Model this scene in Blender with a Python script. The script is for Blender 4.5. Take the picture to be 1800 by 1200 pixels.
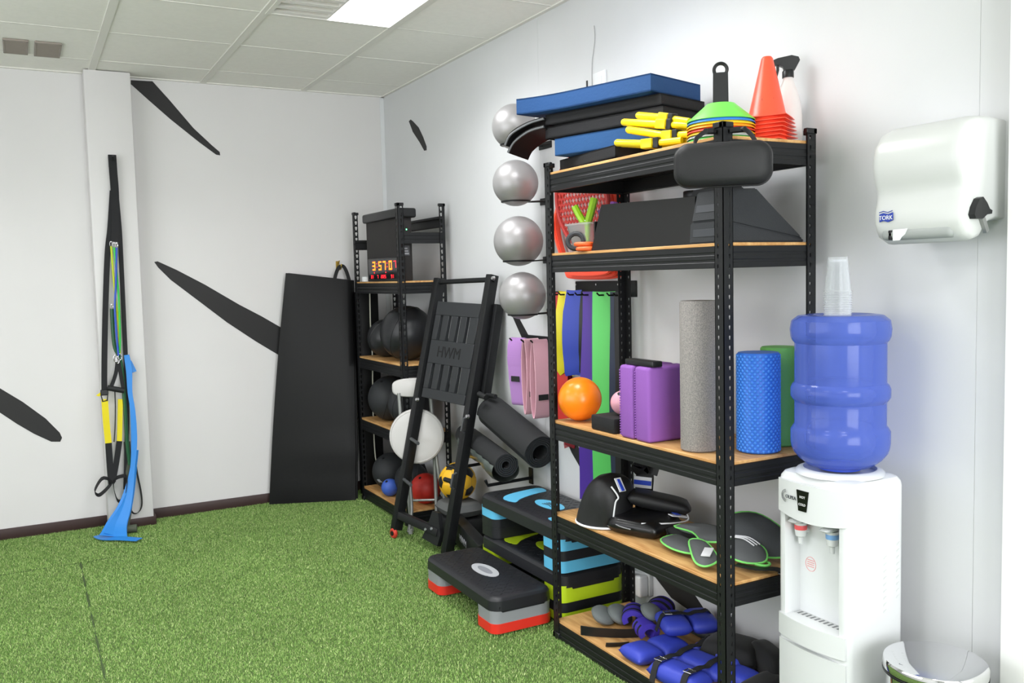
import bpy, bmesh, math, random
import numpy as np
from mathutils import Vector, Matrix
random.seed(7); np.random.seed(7)
S = bpy.context.scene
COL = S.collection
for o in list(bpy.data.objects): bpy.data.objects.remove(o)

# ------------------------------------------------------------------ camera
yaw, pitch, roll = 0.4975, -0.0731, -0.0237
d = Vector((math.sin(yaw)*math.cos(pitch), math.cos(yaw)*math.cos(pitch), math.sin(pitch)))
r0 = Vector((math.cos(yaw), -math.sin(yaw), 0)); u0 = r0.cross(d)
rr = r0*math.cos(roll) + u0*math.sin(roll); uu = -r0*math.sin(roll) + u0*math.cos(roll)
cam = bpy.data.objects.new('camera', bpy.data.cameras.new('camera')); COL.objects.link(cam)
cam.matrix_world = Matrix(((rr.x,uu.x,-d.x,-2.1333),(rr.y,uu.y,-d.y,-5.6009),(rr.z,uu.z,-d.z,1.3805),(0,0,0,1)))
cam.data.sensor_width = 36; cam.data.lens = 1577.73/1800*36; cam.data.clip_start = .05
S.camera = cam
# ------------------------------------------------------------------ world and exposure
w = bpy.data.worlds.new('world'); S.world = w; w.use_nodes = True
w.node_tree.nodes['Background'].inputs[0].default_value = (.8,.88,1,1)
w.node_tree.nodes['Background'].inputs[1].default_value = .6
S.view_settings.view_transform = 'Standard'; S.view_settings.look = 'None'
S.view_settings.exposure = 0.0; S.view_settings.gamma = 1; S.view_settings.use_curve_mapping = False
# ------------------------------------------------------------------ large lights: ceiling luminaires, the window behind the camera, an added side fill
H = 2.556
def area(name, loc, sx, sy, power, col=(1,1,1), rot=(0,0,0), spread=math.pi):
    L = bpy.data.lights.new(name,'AREA'); L.shape='RECTANGLE'; L.size=sx; L.size_y=sy; L.energy=power; L.color=col; L.spread=spread
    o = bpy.data.objects.new(name,L); o.location=loc; o.rotation_euler=rot; COL.objects.link(o); return o
LUM = [(-.831,-1.841),(-.831,-3.041),(-2.631,-1.841),(-2.631,-4.241),(-1.431,-5.441),(-2.631,-6.041)]
for i,(x,y) in enumerate(LUM):
    area('luminaire_light',(x,y,H-.012),.5,.5,12.5,(.99,.99,1.0),spread=math.radians(148))
area('window_light',(-1.55,-7.93,1.5),2.2,1.7,150,(.955,.975,1),rot=(math.radians(90),0,0))
area('side_fill_light',(-4.12,-3.2,1.55),3.4,1.5,60,(.97,.98,1),rot=(math.radians(90),0,math.radians(-90)))  # added fill from the left to lift the ceiling, no window seen there

# ------------------------------------------------------------------ materials
MATS = {}
def lin(c): return tuple(((v/255)/12.92 if v/255<=.04045 else ((v/255+.055)/1.055)**2.4) for v in c)
def mat(name, rgb, rough=.5, metal=0, spec=.5, noise=0, nscale=60, bump=0, bscale=200, trans=0, ior=1.45, coat=0, emit=None, estr=0, alpha=1, sheen=0, rgb2=None, thin=False, stretch=None, sub=0):
    if name in MATS: return MATS[name]
    m = bpy.data.materials.new(name); m.use_nodes=True; N=m.node_tree.nodes; K=m.node_tree.links
    b = N['Principled BSDF']; c = lin(rgb)
    b.inputs['Base Color'].default_value=(*c,1); b.inputs['Roughness'].default_value=rough; b.inputs['Metallic'].default_value=metal
    b.inputs['Specular IOR Level'].default_value=spec; b.inputs['IOR'].default_value=ior; b.inputs['Transmission Weight'].default_value=trans
    b.inputs['Coat Weight'].default_value=coat; b.inputs['Alpha'].default_value=alpha; b.inputs['Sheen Weight'].default_value=sheen
    if sub: b.inputs['Subsurface Weight'].default_value=sub; b.inputs['Subsurface Radius'].default_value=(.02,.02,.02)
    if emit: b.inputs['Emission Color'].default_value=(*lin(emit),1); b.inputs['Emission Strength'].default_value=estr
    tc=None
    def coords():
        nonlocal tc
        if tc: return tc
        t=N.new('ShaderNodeTexCoord'); tc=t.outputs['Object']
        if stretch:
            mp=N.new('ShaderNodeMapping'); mp.inputs['Scale'].default_value=stretch; K.new(tc,mp.inputs[0]); tc=mp.outputs[0]
        return tc
    if noise or rgb2:
        n=N.new('ShaderNodeTexNoise'); n.inputs['Scale'].default_value=nscale; n.inputs['Detail'].default_value=5; K.new(coords(),n.inputs['Vector'])
        mx=N.new('ShaderNodeMix'); mx.data_type='RGBA'
        c2=lin(rgb2) if rgb2 else tuple(v*(1-noise) for v in c)
        mx.inputs[6].default_value=(*c,1); mx.inputs[7].default_value=(*c2,1)
        rp=N.new('ShaderNodeMapRange'); rp.inputs[1].default_value=.35; rp.inputs[2].default_value=.65; K.new(n.outputs[0],rp.inputs[0])
        K.new(rp.outputs[0],mx.inputs[0]); K.new(mx.outputs[2],b.inputs['Base Color'])
    if bump:
        n=N.new('ShaderNodeTexNoise'); n.inputs['Scale'].default_value=bscale; n.inputs['Detail'].default_value=3; K.new(coords(),n.inputs['Vector'])
        bp=N.new('ShaderNodeBump'); bp.inputs['Strength'].default_value=bump; bp.inputs['Distance'].default_value=.002; K.new(n.outputs[0],bp.inputs['Height']); K.new(bp.outputs[0],b.inputs['Normal'])
    MATS[name]=m; return m
WALL=mat('wall_paint',(212,213,215),.55,noise=.03,nscale=3,bump=.08,bscale=90)
WALLB=mat('wall_paint_back',(219,217,217),.6,noise=.03,nscale=2,bump=.06,bscale=80)
DECAL=mat('decal_black',(34,33,34),.6)
CEIL=mat('ceiling_tile_grey',(243,241,236),.9,noise=.03,nscale=40,bump=.15,bscale=300)
GRID=mat('ceiling_bar',(228,226,220),.6)
BASEB=mat('baseboard_brown',(58,40,38),.5)
BLACKM=mat('black_metal',(22,23,25),.45,spec=.4,bump=.05,bscale=400)
BLACKP=mat('black_plastic',(20,21,23),.4)
BLACKR=mat('black_rubber',(25,26,28),.6,bump=.1,bscale=300)
BLACKF=mat('black_fabric',(24,24,26),.8,sheen=.1,bump=.3,bscale=500)
BLACKV=mat('black_vinyl',(15,15,16),.5,spec=.3,bump=.2,bscale=40)
DARKG=mat('dark_grey_plastic',(40,42,45),.6,bump=.1,bscale=300)
WOOD=mat('shelf_wood',(214,170,112),.55,rgb2=(184,134,78),nscale=6,stretch=(9,1.2,9),bump=.05,bscale=30)
WOODE=mat('shelf_wood_edge',(205,172,118),.7,rgb2=(160,120,70),nscale=30)
STEEL=mat('steel',(205,205,208),.22,metal=1)
BOLT=mat('bolt_silver',(210,210,212),.3,metal=1)
CHROME=mat('chrome',(222,222,224),.04,metal=1)
GREYT=mat('grey_tube',(150,152,150),.4,metal=.6)
WHITEP=mat('white_plastic',(222,224,226),.4)
WHITEG=mat('white_gloss',(212,214,215),.25)
SILVER=mat('ball_silver',(162,160,161),.40,metal=.4)
GREYPANEL=mat('grey_tray',(196,198,198),.5)

def clearmat(name, tint, body, fac, rough=.15):
    if name in MATS: return MATS[name]
    m=mat(name,body,rough); N=m.node_tree.nodes; K=m.node_tree.links
    t=N.new('ShaderNodeBsdfTransparent'); t.inputs[0].default_value=(*lin(tint),1)
    x=N.new('ShaderNodeMixShader'); fr=N.new('ShaderNodeLayerWeight'); fr.inputs[0].default_value=.35
    mr=N.new('ShaderNodeMapRange'); mr.inputs[3].default_value=fac; mr.inputs[4].default_value=min(1,fac+.4); K.new(fr.outputs['Facing'],mr.inputs[0]); K.new(mr.outputs[0],x.inputs[0])
    K.new(t.outputs[0],x.inputs[1]); K.new(N['Principled BSDF'].outputs[0],x.inputs[2]); K.new(x.outputs[0],N['Material Output'].inputs[0]); return m
# ------------------------------------------------------------------ mesh helpers
class B:
    def __init__(s): s.bm=bmesh.new(); s.M=Matrix()
    def _add(s, verts, faces):
        vs=[s.bm.verts.new(s.M@Vector(v)) for v in verts]
        for f in faces:
            try: s.bm.faces.new([vs[i] for i in f])
            except ValueError: pass
        return vs
    def box(s, lo, hi, bev=0, seg=2):
        t=bmesh.new(); bmesh.ops.create_cube(t,size=1)
        for v in t.verts: v.co=Vector([(lo[i]+hi[i])/2+v.co[i]*(hi[i]-lo[i]) for i in range(3)])
        if bev: bmesh.ops.bevel(t,geom=t.edges[:],offset=min(bev,.49*min(abs(hi[i]-lo[i]) for i in range(3))),segments=seg,profile=.5,affect='EDGES')
        s._merge(t); return s
    def _merge(s,t):
        t.verts.index_update()
        s._add([v.co for v in t.verts],[[v.index for v in f.verts] for f in t.faces]); t.free()
    def cyl(s,p0,p1,r,r1=None,n=16,caps=True):
        return s.tube([p0,p1],[r,r if r1 is None else r1],n,caps)
    def tube(s,pts,r,n=10,caps=True,closed=False):
        pts=[Vector(p) for p in pts]; k=len(pts)
        rs=r if isinstance(r,(list,tuple)) else [r]*k
        up=None; rings=[]
        for i in range(k):
            a=pts[i-1] if (i or closed) else pts[i]; b_=pts[(i+1)%k] if (i<k-1 or closed) else pts[i]
            t=(b_-a).normalized()
            if up is None: up=t.orthogonal().normalized()
            up=(up-t*up.dot(t)); up=up.normalized() if up.length>1e-6 else t.orthogonal().normalized()
            q=t.cross(up)
            rings.append([pts[i]+(up*math.cos(2*math.pi*j/n)+q*math.sin(2*math.pi*j/n))*rs[i] for j in range(n)])
        vs=[v for R in rings for v in R]; fs=[]
        for i in range(k if closed else k-1):
            a=i*n; b_=((i+1)%k)*n
            for j in range(n): fs.append((a+j,a+(j+1)%n,b_+(j+1)%n,b_+j))
        if caps and not closed: fs+= [tuple(range(n))[::-1], tuple(range((k-1)*n,k*n))]
        s._add(vs,fs); return s
    def lathe(s,prof,c=(0,0,0),n=32,sx=1,sy=1):
        c=Vector(c); vs=[]; fs=[]
        k=len(prof)
        for r,z in prof:
            for j in range(n):
                a=2*math.pi*j/n; vs.append(c+Vector((max(r,1e-5)*math.cos(a)*sx,max(r,1e-5)*math.sin(a)*sy,z)))
        for i in range(k-1):
            for j in range(n): fs.append((i*n+j,i*n+(j+1)%n,(i+1)*n+(j+1)%n,(i+1)*n+j))
        s._add(vs,fs); return s
    def sphere(s,c,r,n=28,sx=1,sy=1,sz=1,m=None):
        m=m or n//2
        return s.lathe([(r*math.sin(math.pi*i/m),-r*sz*math.cos(math.pi*i/m)) for i in range(m+1)],c,n,sx,sy)
    def prism(s,poly,t0,t1,ax=2):
        # poly: 2d points; extruded along axis ax from t0 to t1
        def P(p,t):
            if ax==2: return (p[0],p[1],t)
            if ax==0: return (t,p[0],p[1])
            return (p[0],t,p[1])
        k=len(poly); vs=[P(p,t0) for p in poly]+[P(p,t1) for p in poly]
        fs=[tuple(range(k))[::-1],tuple(range(k,2*k))]+[(i,(i+1)%k,k+(i+1)%k,k+i) for i in range(k)]
        s._add(vs,fs); return s
    def ribbon(s,pts,wd,w,t=.002,closed=False):
        # strap along pts, width vector wd (one or per point), width w (one or per point), thickness t
        pts=[Vector(p) for p in pts]; k=len(pts)
        wds=[Vector(x) for x in wd] if isinstance(wd,list) else [Vector(wd)]*k
        ws=w if isinstance(w,(list,tuple)) else [w]*k
        vs=[]; fs=[]
        for i in range(k):
            a=pts[i-1] if (i or closed) else pts[i]; b_=pts[(i+1)%k] if (i<k-1 or closed) else pts[i]
            T=(b_-a).normalized(); W=(wds[i]-T*wds[i].dot(T)).normalized(); Nn=T.cross(W)
            for sw,sn in((-1,-1),(1,-1),(1,1),(-1,1)): vs.append(pts[i]+W*sw*ws[i]/2+Nn*sn*t/2)
        for i in range(k if closed else k-1):
            a=i*4; b_=((i+1)%k)*4
            for j in range(4): fs.append((a+j,a+(j+1)%4,b_+(j+1)%4,b_+j))
        if not closed: fs+=[(3,2,1,0),((k-1)*4,(k-1)*4+1,(k-1)*4+2,(k-1)*4+3)]
        s._add(vs,fs); return s
    def pillow(s,c,sx,sy,sz,n=14,e=.45,flat=0):
        # puffy cushion, half sizes, thick in the middle and thin at the rim
        c=Vector(c); vs=[]; fs=[]
        for side in(1,-1):
            for i in range(n+1):
                for j in range(n+1):
                    a=-1+2*i/n; b_=-1+2*j/n
                    h=((1-a**4)*(1-b_**4))**e
                    zz=side*h*sz
                    if side<0 and flat: zz*=1-flat
                    pin=1-.06*(1-abs(b_))*0; vs.append(c+Vector((a*sx*(1-.07*(1-a*a)*0-.06*b_*b_*abs(a)),b_*sy*(1-.06*a*a*abs(b_)),zz)))
        m=(n+1)**2
        for i in range(n):
            for j in range(n):
                q=(i*(n+1)+j,(i+1)*(n+1)+j,(i+1)*(n+1)+j+1,i*(n+1)+j+1)
                fs.append(q); fs.append(tuple(x+m for x in q[::-1]))
        s._add(vs,fs); bmesh.ops.remove_doubles(s.bm,verts=s.bm.verts[:],dist=1e-5); return s
    def deform(s,fn):
        for v in s.bm.verts: v.co=Vector(fn(v.co)) 
        return s
    def subdiv(s,n=2):
        bmesh.ops.subdivide_edges(s.bm,edges=s.bm.edges[:],cuts=n,use_grid_fill=True); return s
    def mesh(s,name,m,sharp=.65):
        bm=s.bm
        bmesh.ops.recalc_face_normals(bm,faces=bm.faces[:])
        for f in bm.faces: f.smooth=True
        for e in bm.edges:
            if len(e.link_faces)==2:
                if e.calc_face_angle(0)>sharp: e.smooth=False
        me=bpy.data.meshes.new(name); bm.to_mesh(me); bm.free()
        if m: me.materials.append(m)
        return me
    def done(s,name,m,parent=None,sharp=.65,label=None):
        o=bpy.data.objects.new(name,s.mesh(name,m,sharp)); COL.objects.link(o)
        attach(o,parent)
        if label: o['label']=label
        return o
INV={}
def attach(o,parent):
    if parent is not None:
        o.parent=parent
        if parent.name in INV: o.matrix_parent_inverse=INV[parent.name]
def thing(name,label,cat,loc=(0,0,0),group=None):
    o=bpy.data.objects.new(name,None); COL.objects.link(o); o.location=loc; o.empty_display_size=.05
    INV[o.name]=Matrix.Translation(Vector(loc)).inverted()
    o['label']=label; o['category']=cat
    if group: o['group']=group
    return o
def tag(o,label,cat,group=None):
    o['label']=label; o['category']=cat
    if group: o['group']=group
    return o
def struct(o): o['kind']='structure'; return o
def dup(root,loc,label,group=None):
    r=root.copy(); COL.objects.link(r); r.location=loc; r['label']=label
    if group: r['group']=group
    for ch in list(root.children):
        c=ch.copy(); COL.objects.link(c); c.parent=r; c.matrix_parent_inverse=ch.matrix_parent_inverse.copy()
        for g in list(ch.children):
            q=g.copy(); COL.objects.link(q); q.parent=c; q.matrix_parent_inverse=g.matrix_parent_inverse.copy()
    return r
def frame(o,x,y):
    x=Vector(x).normalized(); y=Vector(y); y=(y-x*x.dot(y)).normalized(); z=x.cross(y); o=Vector(o)
    return Matrix(((x.x,y.x,z.x,o.x),(x.y,y.y,z.y,o.y),(x.z,y.z,z.z,o.z),(0,0,0,1)))
def text(name,s,size,M,m,parent=None,ext=.0006,align='CENTER',sxy=(1,1)):
    cu=bpy.data.curves.new(name,'FONT'); cu.body=s; cu.size=size; cu.extrude=ext; cu.align_x=align; cu.align_y='CENTER'; cu.resolution_u=3
    o=bpy.data.objects.new(name+'_tmp',cu); COL.objects.link(o)
    dg=bpy.context.evaluated_depsgraph_get(); me=bpy.data.meshes.new_from_object(o.evaluated_get(dg)); bpy.data.objects.remove(o)
    me.transform(M@Matrix.Diagonal((sxy[0],sxy[1],1,1))); me.materials.clear(); me.materials.append(m)
    o=bpy.data.objects.new(name,me); COL.objects.link(o); attach(o,parent); return o
def smooth_path(pts,n=6,closed=False):
    pts=[Vector(p) for p in pts]; out=[]; k=len(pts)
    for i in range(k if closed else k-1):
        p0=pts[i-1] if (i or closed) else pts[0]; p1=pts[i]; p2=pts[(i+1)%k]; p3=pts[(i+2)%k] if (closed or i<k-2) else pts[-1]
        for j in range(n):
            t=j/n; out.append(.5*((2*p1)+(p2-p0)*t+(2*p0-5*p1+4*p2-p3)*t*t+(3*p1-p0-3*p2+p3)*t**3))
    if not closed: out.append(pts[-1])
    return out

def rrect(x0,x1,y0,y1,r,n=6):
    P=[]
    for cx,cy,a0 in((x1-r,y1-r,0),(x0+r,y1-r,90),(x0+r,y0+r,180),(x1-r,y0+r,270)):
        for k in range(n+1):
            a=math.radians(a0+90*k/n); P.append((cx+r*math.cos(a),cy+r*math.sin(a)))
    return P
def loft(levels,b_=None):
    b_=b_ or B(); n=len(levels[0][0]); vs=[]; fs=[]
    for P,z in levels: vs+=[(x,y,z) for x,y in P]
    for i in range(len(levels)-1):
        for j in range(n): fs.append((i*n+j,i*n+(j+1)%n,(i+1)*n+(j+1)%n,(i+1)*n+j))
    fs+=[tuple(range(n))[::-1],tuple(range((len(levels)-1)*n,len(levels)*n))]
    b_._add(vs,fs); return b_
# ================================================================== STRUCTURE
RX0, RY0 = -4.2, -8.0           # far sides of the room, behind and beside the camera
TURFB=mat('turf_backing',(88,110,58),.95,noise=.4,nscale=120)
fl=struct(B().box((RX0,RY0,-.05),(.06,.06,0)).done('floor',TURFB))
# artificial turf: short blades
def turf():
    m=bpy.data.materials.new('turf_blades'); m.use_nodes=True; N=m.node_tree.nodes; K=m.node_tree.links; b=N['Principled BSDF']
    g=N.new('ShaderNodeNewGeometry'); rp=N.new('ShaderNodeValToRGB'); K.new(g.outputs['Random Per Island'],rp.inputs[0])
    e=rp.color_ramp.elements; e[0].position=0; e[0].color=(*lin((90,128,58)),1); e[1].position=1; e[1].color=(*lin((204,218,154)),1)
    x=e.new(.45); x.color=(*lin((129,168,86)),1); x=e.new(.8); x.color=(*lin((168,196,116)),1)
    b.inputs['Roughness'].default_value=.55; b.inputs['Specular IOR Level'].default_value=.3
    n=N.new('ShaderNodeTexNoise'); n.inputs['Scale'].default_value=2.2; n.inputs['Detail'].default_value=4
    tc=N.new('ShaderNodeTexCoord'); K.new(tc.outputs['Object'],n.inputs['Vector'])
    hs=N.new('ShaderNodeHueSaturation'); mr=N.new('ShaderNodeMapRange'); mr.inputs[1].default_value=.3; mr.inputs[2].default_value=.7; mr.inputs[3].default_value=.9; mr.inputs[4].default_value=1.08
    K.new(n.outputs[0],mr.inputs[0]); K.new(mr.outputs[0],hs.inputs['Value']); K.new(rp.outputs[0],hs.inputs['Color']); K.new(hs.outputs[0],b.inputs['Base Color'])
    rng=np.random.default_rng(3)
    x0,x1,y0,y1=-2.75,-.005,-4.7,-.005
    n_=int((x1-x0)*(y1-y0)*62000)
    P=np.empty((n_,3)); P[:,0]=rng.uniform(x0,x1,n_); P[:,1]=rng.uniform(y0,y1,n_); P[:,2]=0
    keep=~((np.abs(P[:,0]+1.953)<.0035+.0035*np.sin(P[:,1]*23))&(P[:,1]<-.7)) & ~((np.abs(P[:,1]+.695)<.0045)&(P[:,0]<-1.75)&(np.sin(P[:,0]*40)>-.6))
    keep&=~((P[:,0]<-1.53)&(P[:,0]>-1.78)&(P[:,1]>-.14))
    P=P[keep]; n_=len(P)
    a=rng.uniform(0,2*np.pi,n_); h=rng.uniform(.005,.010,n_); wd=rng.uniform(.0009,.0019,n_)
    le=rng.uniform(0,.008,n_); la=rng.uniform(0,2*np.pi,n_)
    V=np.empty((n_,3,3))
    dx=np.stack([np.cos(a)*wd,np.sin(a)*wd,np.zeros(n_)],1)
    V[:,0]=P-dx; V[:,1]=P+dx; V[:,2]=P+np.stack([np.cos(la)*le,np.sin(la)*le,h],1)
    me=bpy.data.meshes.new('artificial_turf'); me.vertices.add(n_*3); me.vertices.foreach_set('co',V.reshape(-1))
    me.loops.add(n_*3); me.loops.foreach_set('vertex_index',np.arange(n_*3,dtype=np.int32))
    me.polygons.add(n_); me.polygons.foreach_set('loop_start',np.arange(0,n_*3,3,dtype=np.int32))
    me.update(calc_edges=True); me.materials.append(m)
    o=bpy.data.objects.new('artificial_turf',me); COL.objects.link(o)
    tag(o,'short green artificial turf covering the gym floor','turf'); o['kind']='stuff'
turf()
SEAM=mat('turf_seam_dark',(58,76,44),.95)
struct(B().box((-1.9550,-5,.0),(-1.9510,-.70,.0025)).done('trim_2',SEAM)); struct(B().box((-3.2,-.6975,.0),(-1.75,-.6925,.0025)).done('trim_3',SEAM))
# right wall: panels with narrow joints
PBK=mat('joint_shadow',(150,150,148),.8)
wr=struct(B().box((.012,RY0,0),(.1,.1,H+.1)).done('wall_right',WALL))
ys=[.05,-1.987,-4.158,-6.3,RY0]
for a,b_ in zip(ys,ys[1:]):
    B().box((0,b_+.0003,0),(.012,a-.0003,H+.05),.0006,1).done('wall_panel',WALL,wr)
wb=struct(B().box((RX0,0,0),(.1,.1,H+.1)).done('wall_back',WALLB))
col_=struct(B().box((-1.776,-.131,0),(-1.539,.02,H),.004,2).done('wall_column',WALLB))
struct(B().box((RX0-.1,RY0,0),(RX0,-4.95,H+.1)).box((RX0-.1,-1.45,0),(RX0,.1,H+.1)).box((RX0-.1,-4.95,0),(RX0,-1.45,.75)).box((RX0-.1,-4.95,2.35),(RX0,-1.45,H+.1)).done('wall_left',WALLB))
struct(B().box((RX0-.06,-4.95,.75),(RX0,-4.89,2.35)).box((RX0-.06,-1.51,.75),(RX0,-1.45,2.35)).box((RX0-.06,-3.23,.75),(RX0,-3.17,2.35)).box((RX0-.06,-4.95,.75),(RX0,-1.45,.81)).box((RX0-.06,-4.95,2.29),(RX0,-1.45,2.35)).done('added_window',WHITEP))  # unseen window frame, added to go with the side fill
# rear wall with a window opening
wrear=struct(B().box((RX0,RY0-.1,0),(-2.75,RY0,H)).box((-.35,RY0-.1,0),(.1,RY0,H)).box((-2.75,RY0-.1,0),(-.35,RY0,.62)).box((-2.75,RY0-.1,2.38),(-.35,RY0,H)).done('wall_rear',WALLB))
wf=struct(B().box((-2.75,RY0-.06,.62),(-2.69,RY0,2.38)).box((-.41,RY0-.06,.62),(-.35,RY0,2.38)).box((-1.58,RY0-.06,.62),(-1.52,RY0,2.38)).box((-2.75,RY0-.06,.62),(-.35,RY0,.68)).box((-2.75,RY0-.06,2.32),(-.35,RY0,2.38)).done('window_1',WHITEP))
# corner trim, baseboards, door frame
struct(B().box((-.028,-.004,0),(0,0,H-.005),.001,1).done('trim_1',WHITEP))
def bboard(name,lo,hi): struct(B().box(lo,hi,.004,2).done(name,BASEB))
bboard('baseboard_back',(-1.539,-.014,0),(0,0,.062))
bboard('baseboard_back_west',(RX0,-.014,0),(-1.776,0,.062))
bboard('baseboard_column',(-1.788,-.144,0),(-1.527,-.131,.05))
bboard('baseboard_column_side',(-1.539,-.131,0),(-1.526,-.014,.055))
struct(B().box((-.05,-5.3,0),(.02,-4.266,H),.004,2).done('door_1',mat('door_white',(250,250,248),.3)))
# ceiling: grid bars and tiles
cl=struct(B().box((RX0,RY0,H+.02),(.1,.1,H+.08)).done('ceiling',CEIL))
XB=[-.531-.6*i for i in range(0,7)]; YB=[-.3407-.6*i for i in range(0,13)]
xe=[0.0]+[x for x in XB if x>RX0]+[RX0]; ye=[0.0]+[y for y in YB if y>RY0]+[RY0]
lumset={(round(x,3),round(y,3)) for x,y in LUM}
for i in range(len(xe)-1):
    for j in range(len(ye)-1):
        xc=(xe[i]+xe[i+1])/2; yc=(ye[j]+ye[j+1])/2
        if any(abs(xc-x)<.05 and abs(yc-y)<.05 for x,y in LUM): continue
        B().box((xe[i+1]+.002,ye[j+1]+.002,H+.004+random.uniform(0,.0015)),(xe[i]-.002,ye[j]-.002,H+.018)).done('ceiling_tile',CEIL,cl)
for x in XB:
    if x>RX0: B().box((x-.018,RY0,H-.001),(x+.018,0,H+.012),.0008,1).done('grid_runner',GRID,cl)
for y in YB:
    if y>RY0: B().box((RX0,y-.007,H+.0028),(0,y+.007,H+.012),.0006,1).done('cross_runner',GRID,cl)
B().box((RX0,-.02,H-.002),(0,0,H+.012)).box((-.02,RY0,H-.002),(0,0,H+.012)).done('edge_angle',GRID,cl)
# luminaires with louvre blades; one bright half like the photo
LEDW=mat('lamp_white',(255,255,255),.5,emit=(250,252,255),estr=9)
TUBE=mat('lamp_tube',(255,255,255),.5,emit=(250,252,255),estr=2.2)
LOUV=mat('louvre_metal',(236,234,230),.4,metal=.2)
lum0=None
def luminaire(x,y,label,group='recessed ceiling luminaires'):
    t=thing('ceiling_luminaire',label,'light',(x,y,H),group)
    B().box((x-.297,y-.297,H-.004),(x-.275,y+.297,H+.01)).box((x+.275,y-.297,H-.004),(x+.297,y+.297,H+.01)).box((x-.275,y+.275,H-.004),(x+.275,y+.297,H+.01)).box((x-.275,y-.297,H-.004),(x+.275,y-.275,H+.01)).done('frame',GRID,t)
    B().box((x-.275,y-.275,H+.07),(x+.275,y+.275,H+.075)).box((x-.285,y-.285,H),(x-.275,y+.285,H+.075)).box((x+.275,y-.285,H),(x+.285,y+.285,H+.075)).box((x-.275,y+.275,H),(x+.275,y+.285,H+.075)).box((x-.275,y-.285,H),(x+.275,y-.275,H+.075)).done('housing',mat('housing_grey',(120,118,112),.5),t)
    B().box((x-.02,y-.275,H-.001),(x+.275,y+.275,H+.004)).done('lit_panel',LEDW,t,label='glaring white lit half')
    B().box((x-.03,y-.275,H-.001),(x-.02,y+.275,H+.05)).done('divider',LOUV,t)
    for k in range(7):
        yy=y+.275-.082*k
        B().prism([(yy,H+.055),(yy-.006,H+.055),(yy-.036,H-.001),(yy-.002,H-.001)],x-.275,x-.03,0).done('louvre_blade',LOUV,t)
    B().cyl((x-.15,y-.27,H+.06),(x-.15,y+.27,H+.06),.008,n=10).done('tube',TUBE,t)
    return t
luminaire(*LUM[0],'square louvred ceiling luminaire with its brighter half blown out white')
luminaire(*LUM[1],'louvred ceiling luminaire above the big shelf'); luminaire(*LUM[2],'louvred ceiling luminaire by the ceiling vents')
luminaire(*LUM[3],'louvred ceiling luminaire above the camera spot'); luminaire(*LUM[4],'louvred ceiling luminaire near the door frame'); luminaire(*LUM[5],'louvred ceiling luminaire near the rear window')
# ceiling vents
VENT=mat('vent_grey',(150,140,132),.6)
def vent(x0,x1,y0,y1,label):
    t=thing('ceiling_vent',label,'vent',((x0+x1)/2,(y0+y1)/2,H),'ceiling vents above the back wall')
    z=H-.004
    B().box((x0,y0,z+.003),(x1,y1,H+.006)).done('backing',mat('vent_dark',(92,84,80),.8),t)
    B().box((x0-.004,y0-.006,z-.002),(x1+.004,y0+.012,z+.008),.002,1).box((x0-.004,y1-.012,z-.002),(x1+.004,y1+.006,z+.008),.002,1).box((x0-.004,y0,z-.002),(x0+.006,y1,z+.008),.002,1).box((x1-.006,y0,z-.002),(x1+.004,y1,z+.008),.002,1).done('frame',VENT,t)
    k=9
    for i in range(k):
        yy=y0+.018+(y1-y0-.036)*i/(k-1)
        B().prism([(yy-.009,z+.004),(yy-.004,z+.004),(yy+.009,z-.002),(yy+.004,z-.002)],x0+.004,x1-.004,0).done('slat',VENT,t)
vent(-2.145,-2.045,-.645,-.375,'grey slatted ceiling vent farther from the column')
vent(-2.01,-1.90,-.645,-.365,'grey slatted ceiling vent closer to the column')
# black tapered stripes on the walls
def decal(poly,ax,label):
    b_=B()
    if ax=='y': b_.prism([(p[0],p[2]) for p in poly],-.0016,-.0002,1)
    else: b_.prism([(p[1],p[2]) for p in poly],-.0016,-.0002,0)
    return tag(b_.done('wall_stripe',DECAL),label,'wall decal','black tapered stripes on the walls')
decal([(-1.523,0,2.542),(-1.407,0,2.545),(-1.322,0,2.448),(-1.194,0,2.292),(-1.095,0,2.198),(-1.05,0,2.159),(-1.048,0,2.139),(-1.071,0,2.142),(-1.165,0,2.211),(-1.318,0,2.334),(-1.437,0,2.44),(-1.524,0,2.52)],'y','black tapered stripe running down from the ceiling beside the column')
decal([(-1.449,0,1.51),(-1.43,0,1.513),(-1.329,0,1.462),(-1.172,0,1.371),(-.978,0,1.245),(-.844,0,1.167),(-.60,0,1.01),(-.60,0,.806),(-.75,0,.921),(-.886,0,1.014),(-1.051,0,1.137),(-1.241,0,1.299),(-1.363,0,1.403),(-1.429,0,1.477)],'y','long black tapered stripe ending behind the black folding mat')
decal([(-2.6,0,1.10),(-2.345,0,.898),(-2.268,0,.836),(-2.164,0,.752),(-2.058,0,.65),(-1.992,0,.563),(-1.982,0,.533),(-1.992,0,.512),(-2.037,0,.517),(-2.119,0,.57),(-2.198,0,.633),(-2.352,0,.772),(-2.6,0,.99)],'y','black rounded stripe low on the back wall, far from the shelves')
decal([(0,-.421,2.336),(0,-.449,2.342),(0,-.484,2.326),(0,-.569,2.276),(0,-.633,2.21),(0,-.679,2.15),(0,-.678,2.127),(0,-.644,2.129),(0,-.579,2.187),(0,-.479,2.263)],'x','small black stripe high on the wall above the corner shelf')
decal([(0,-1.64,1.23),(0,-1.72,1.22),(0,-1.765,1.161),(0,-1.873,1.064),(0,-2.192,.707),(0,-2.336,.538),(0,-2.40,.44),(0,-2.316,.496),(0,-2.212,.581),(0,-1.997,.829)],'x','long black stripe passing behind the purple and pink hip bands')
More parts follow.
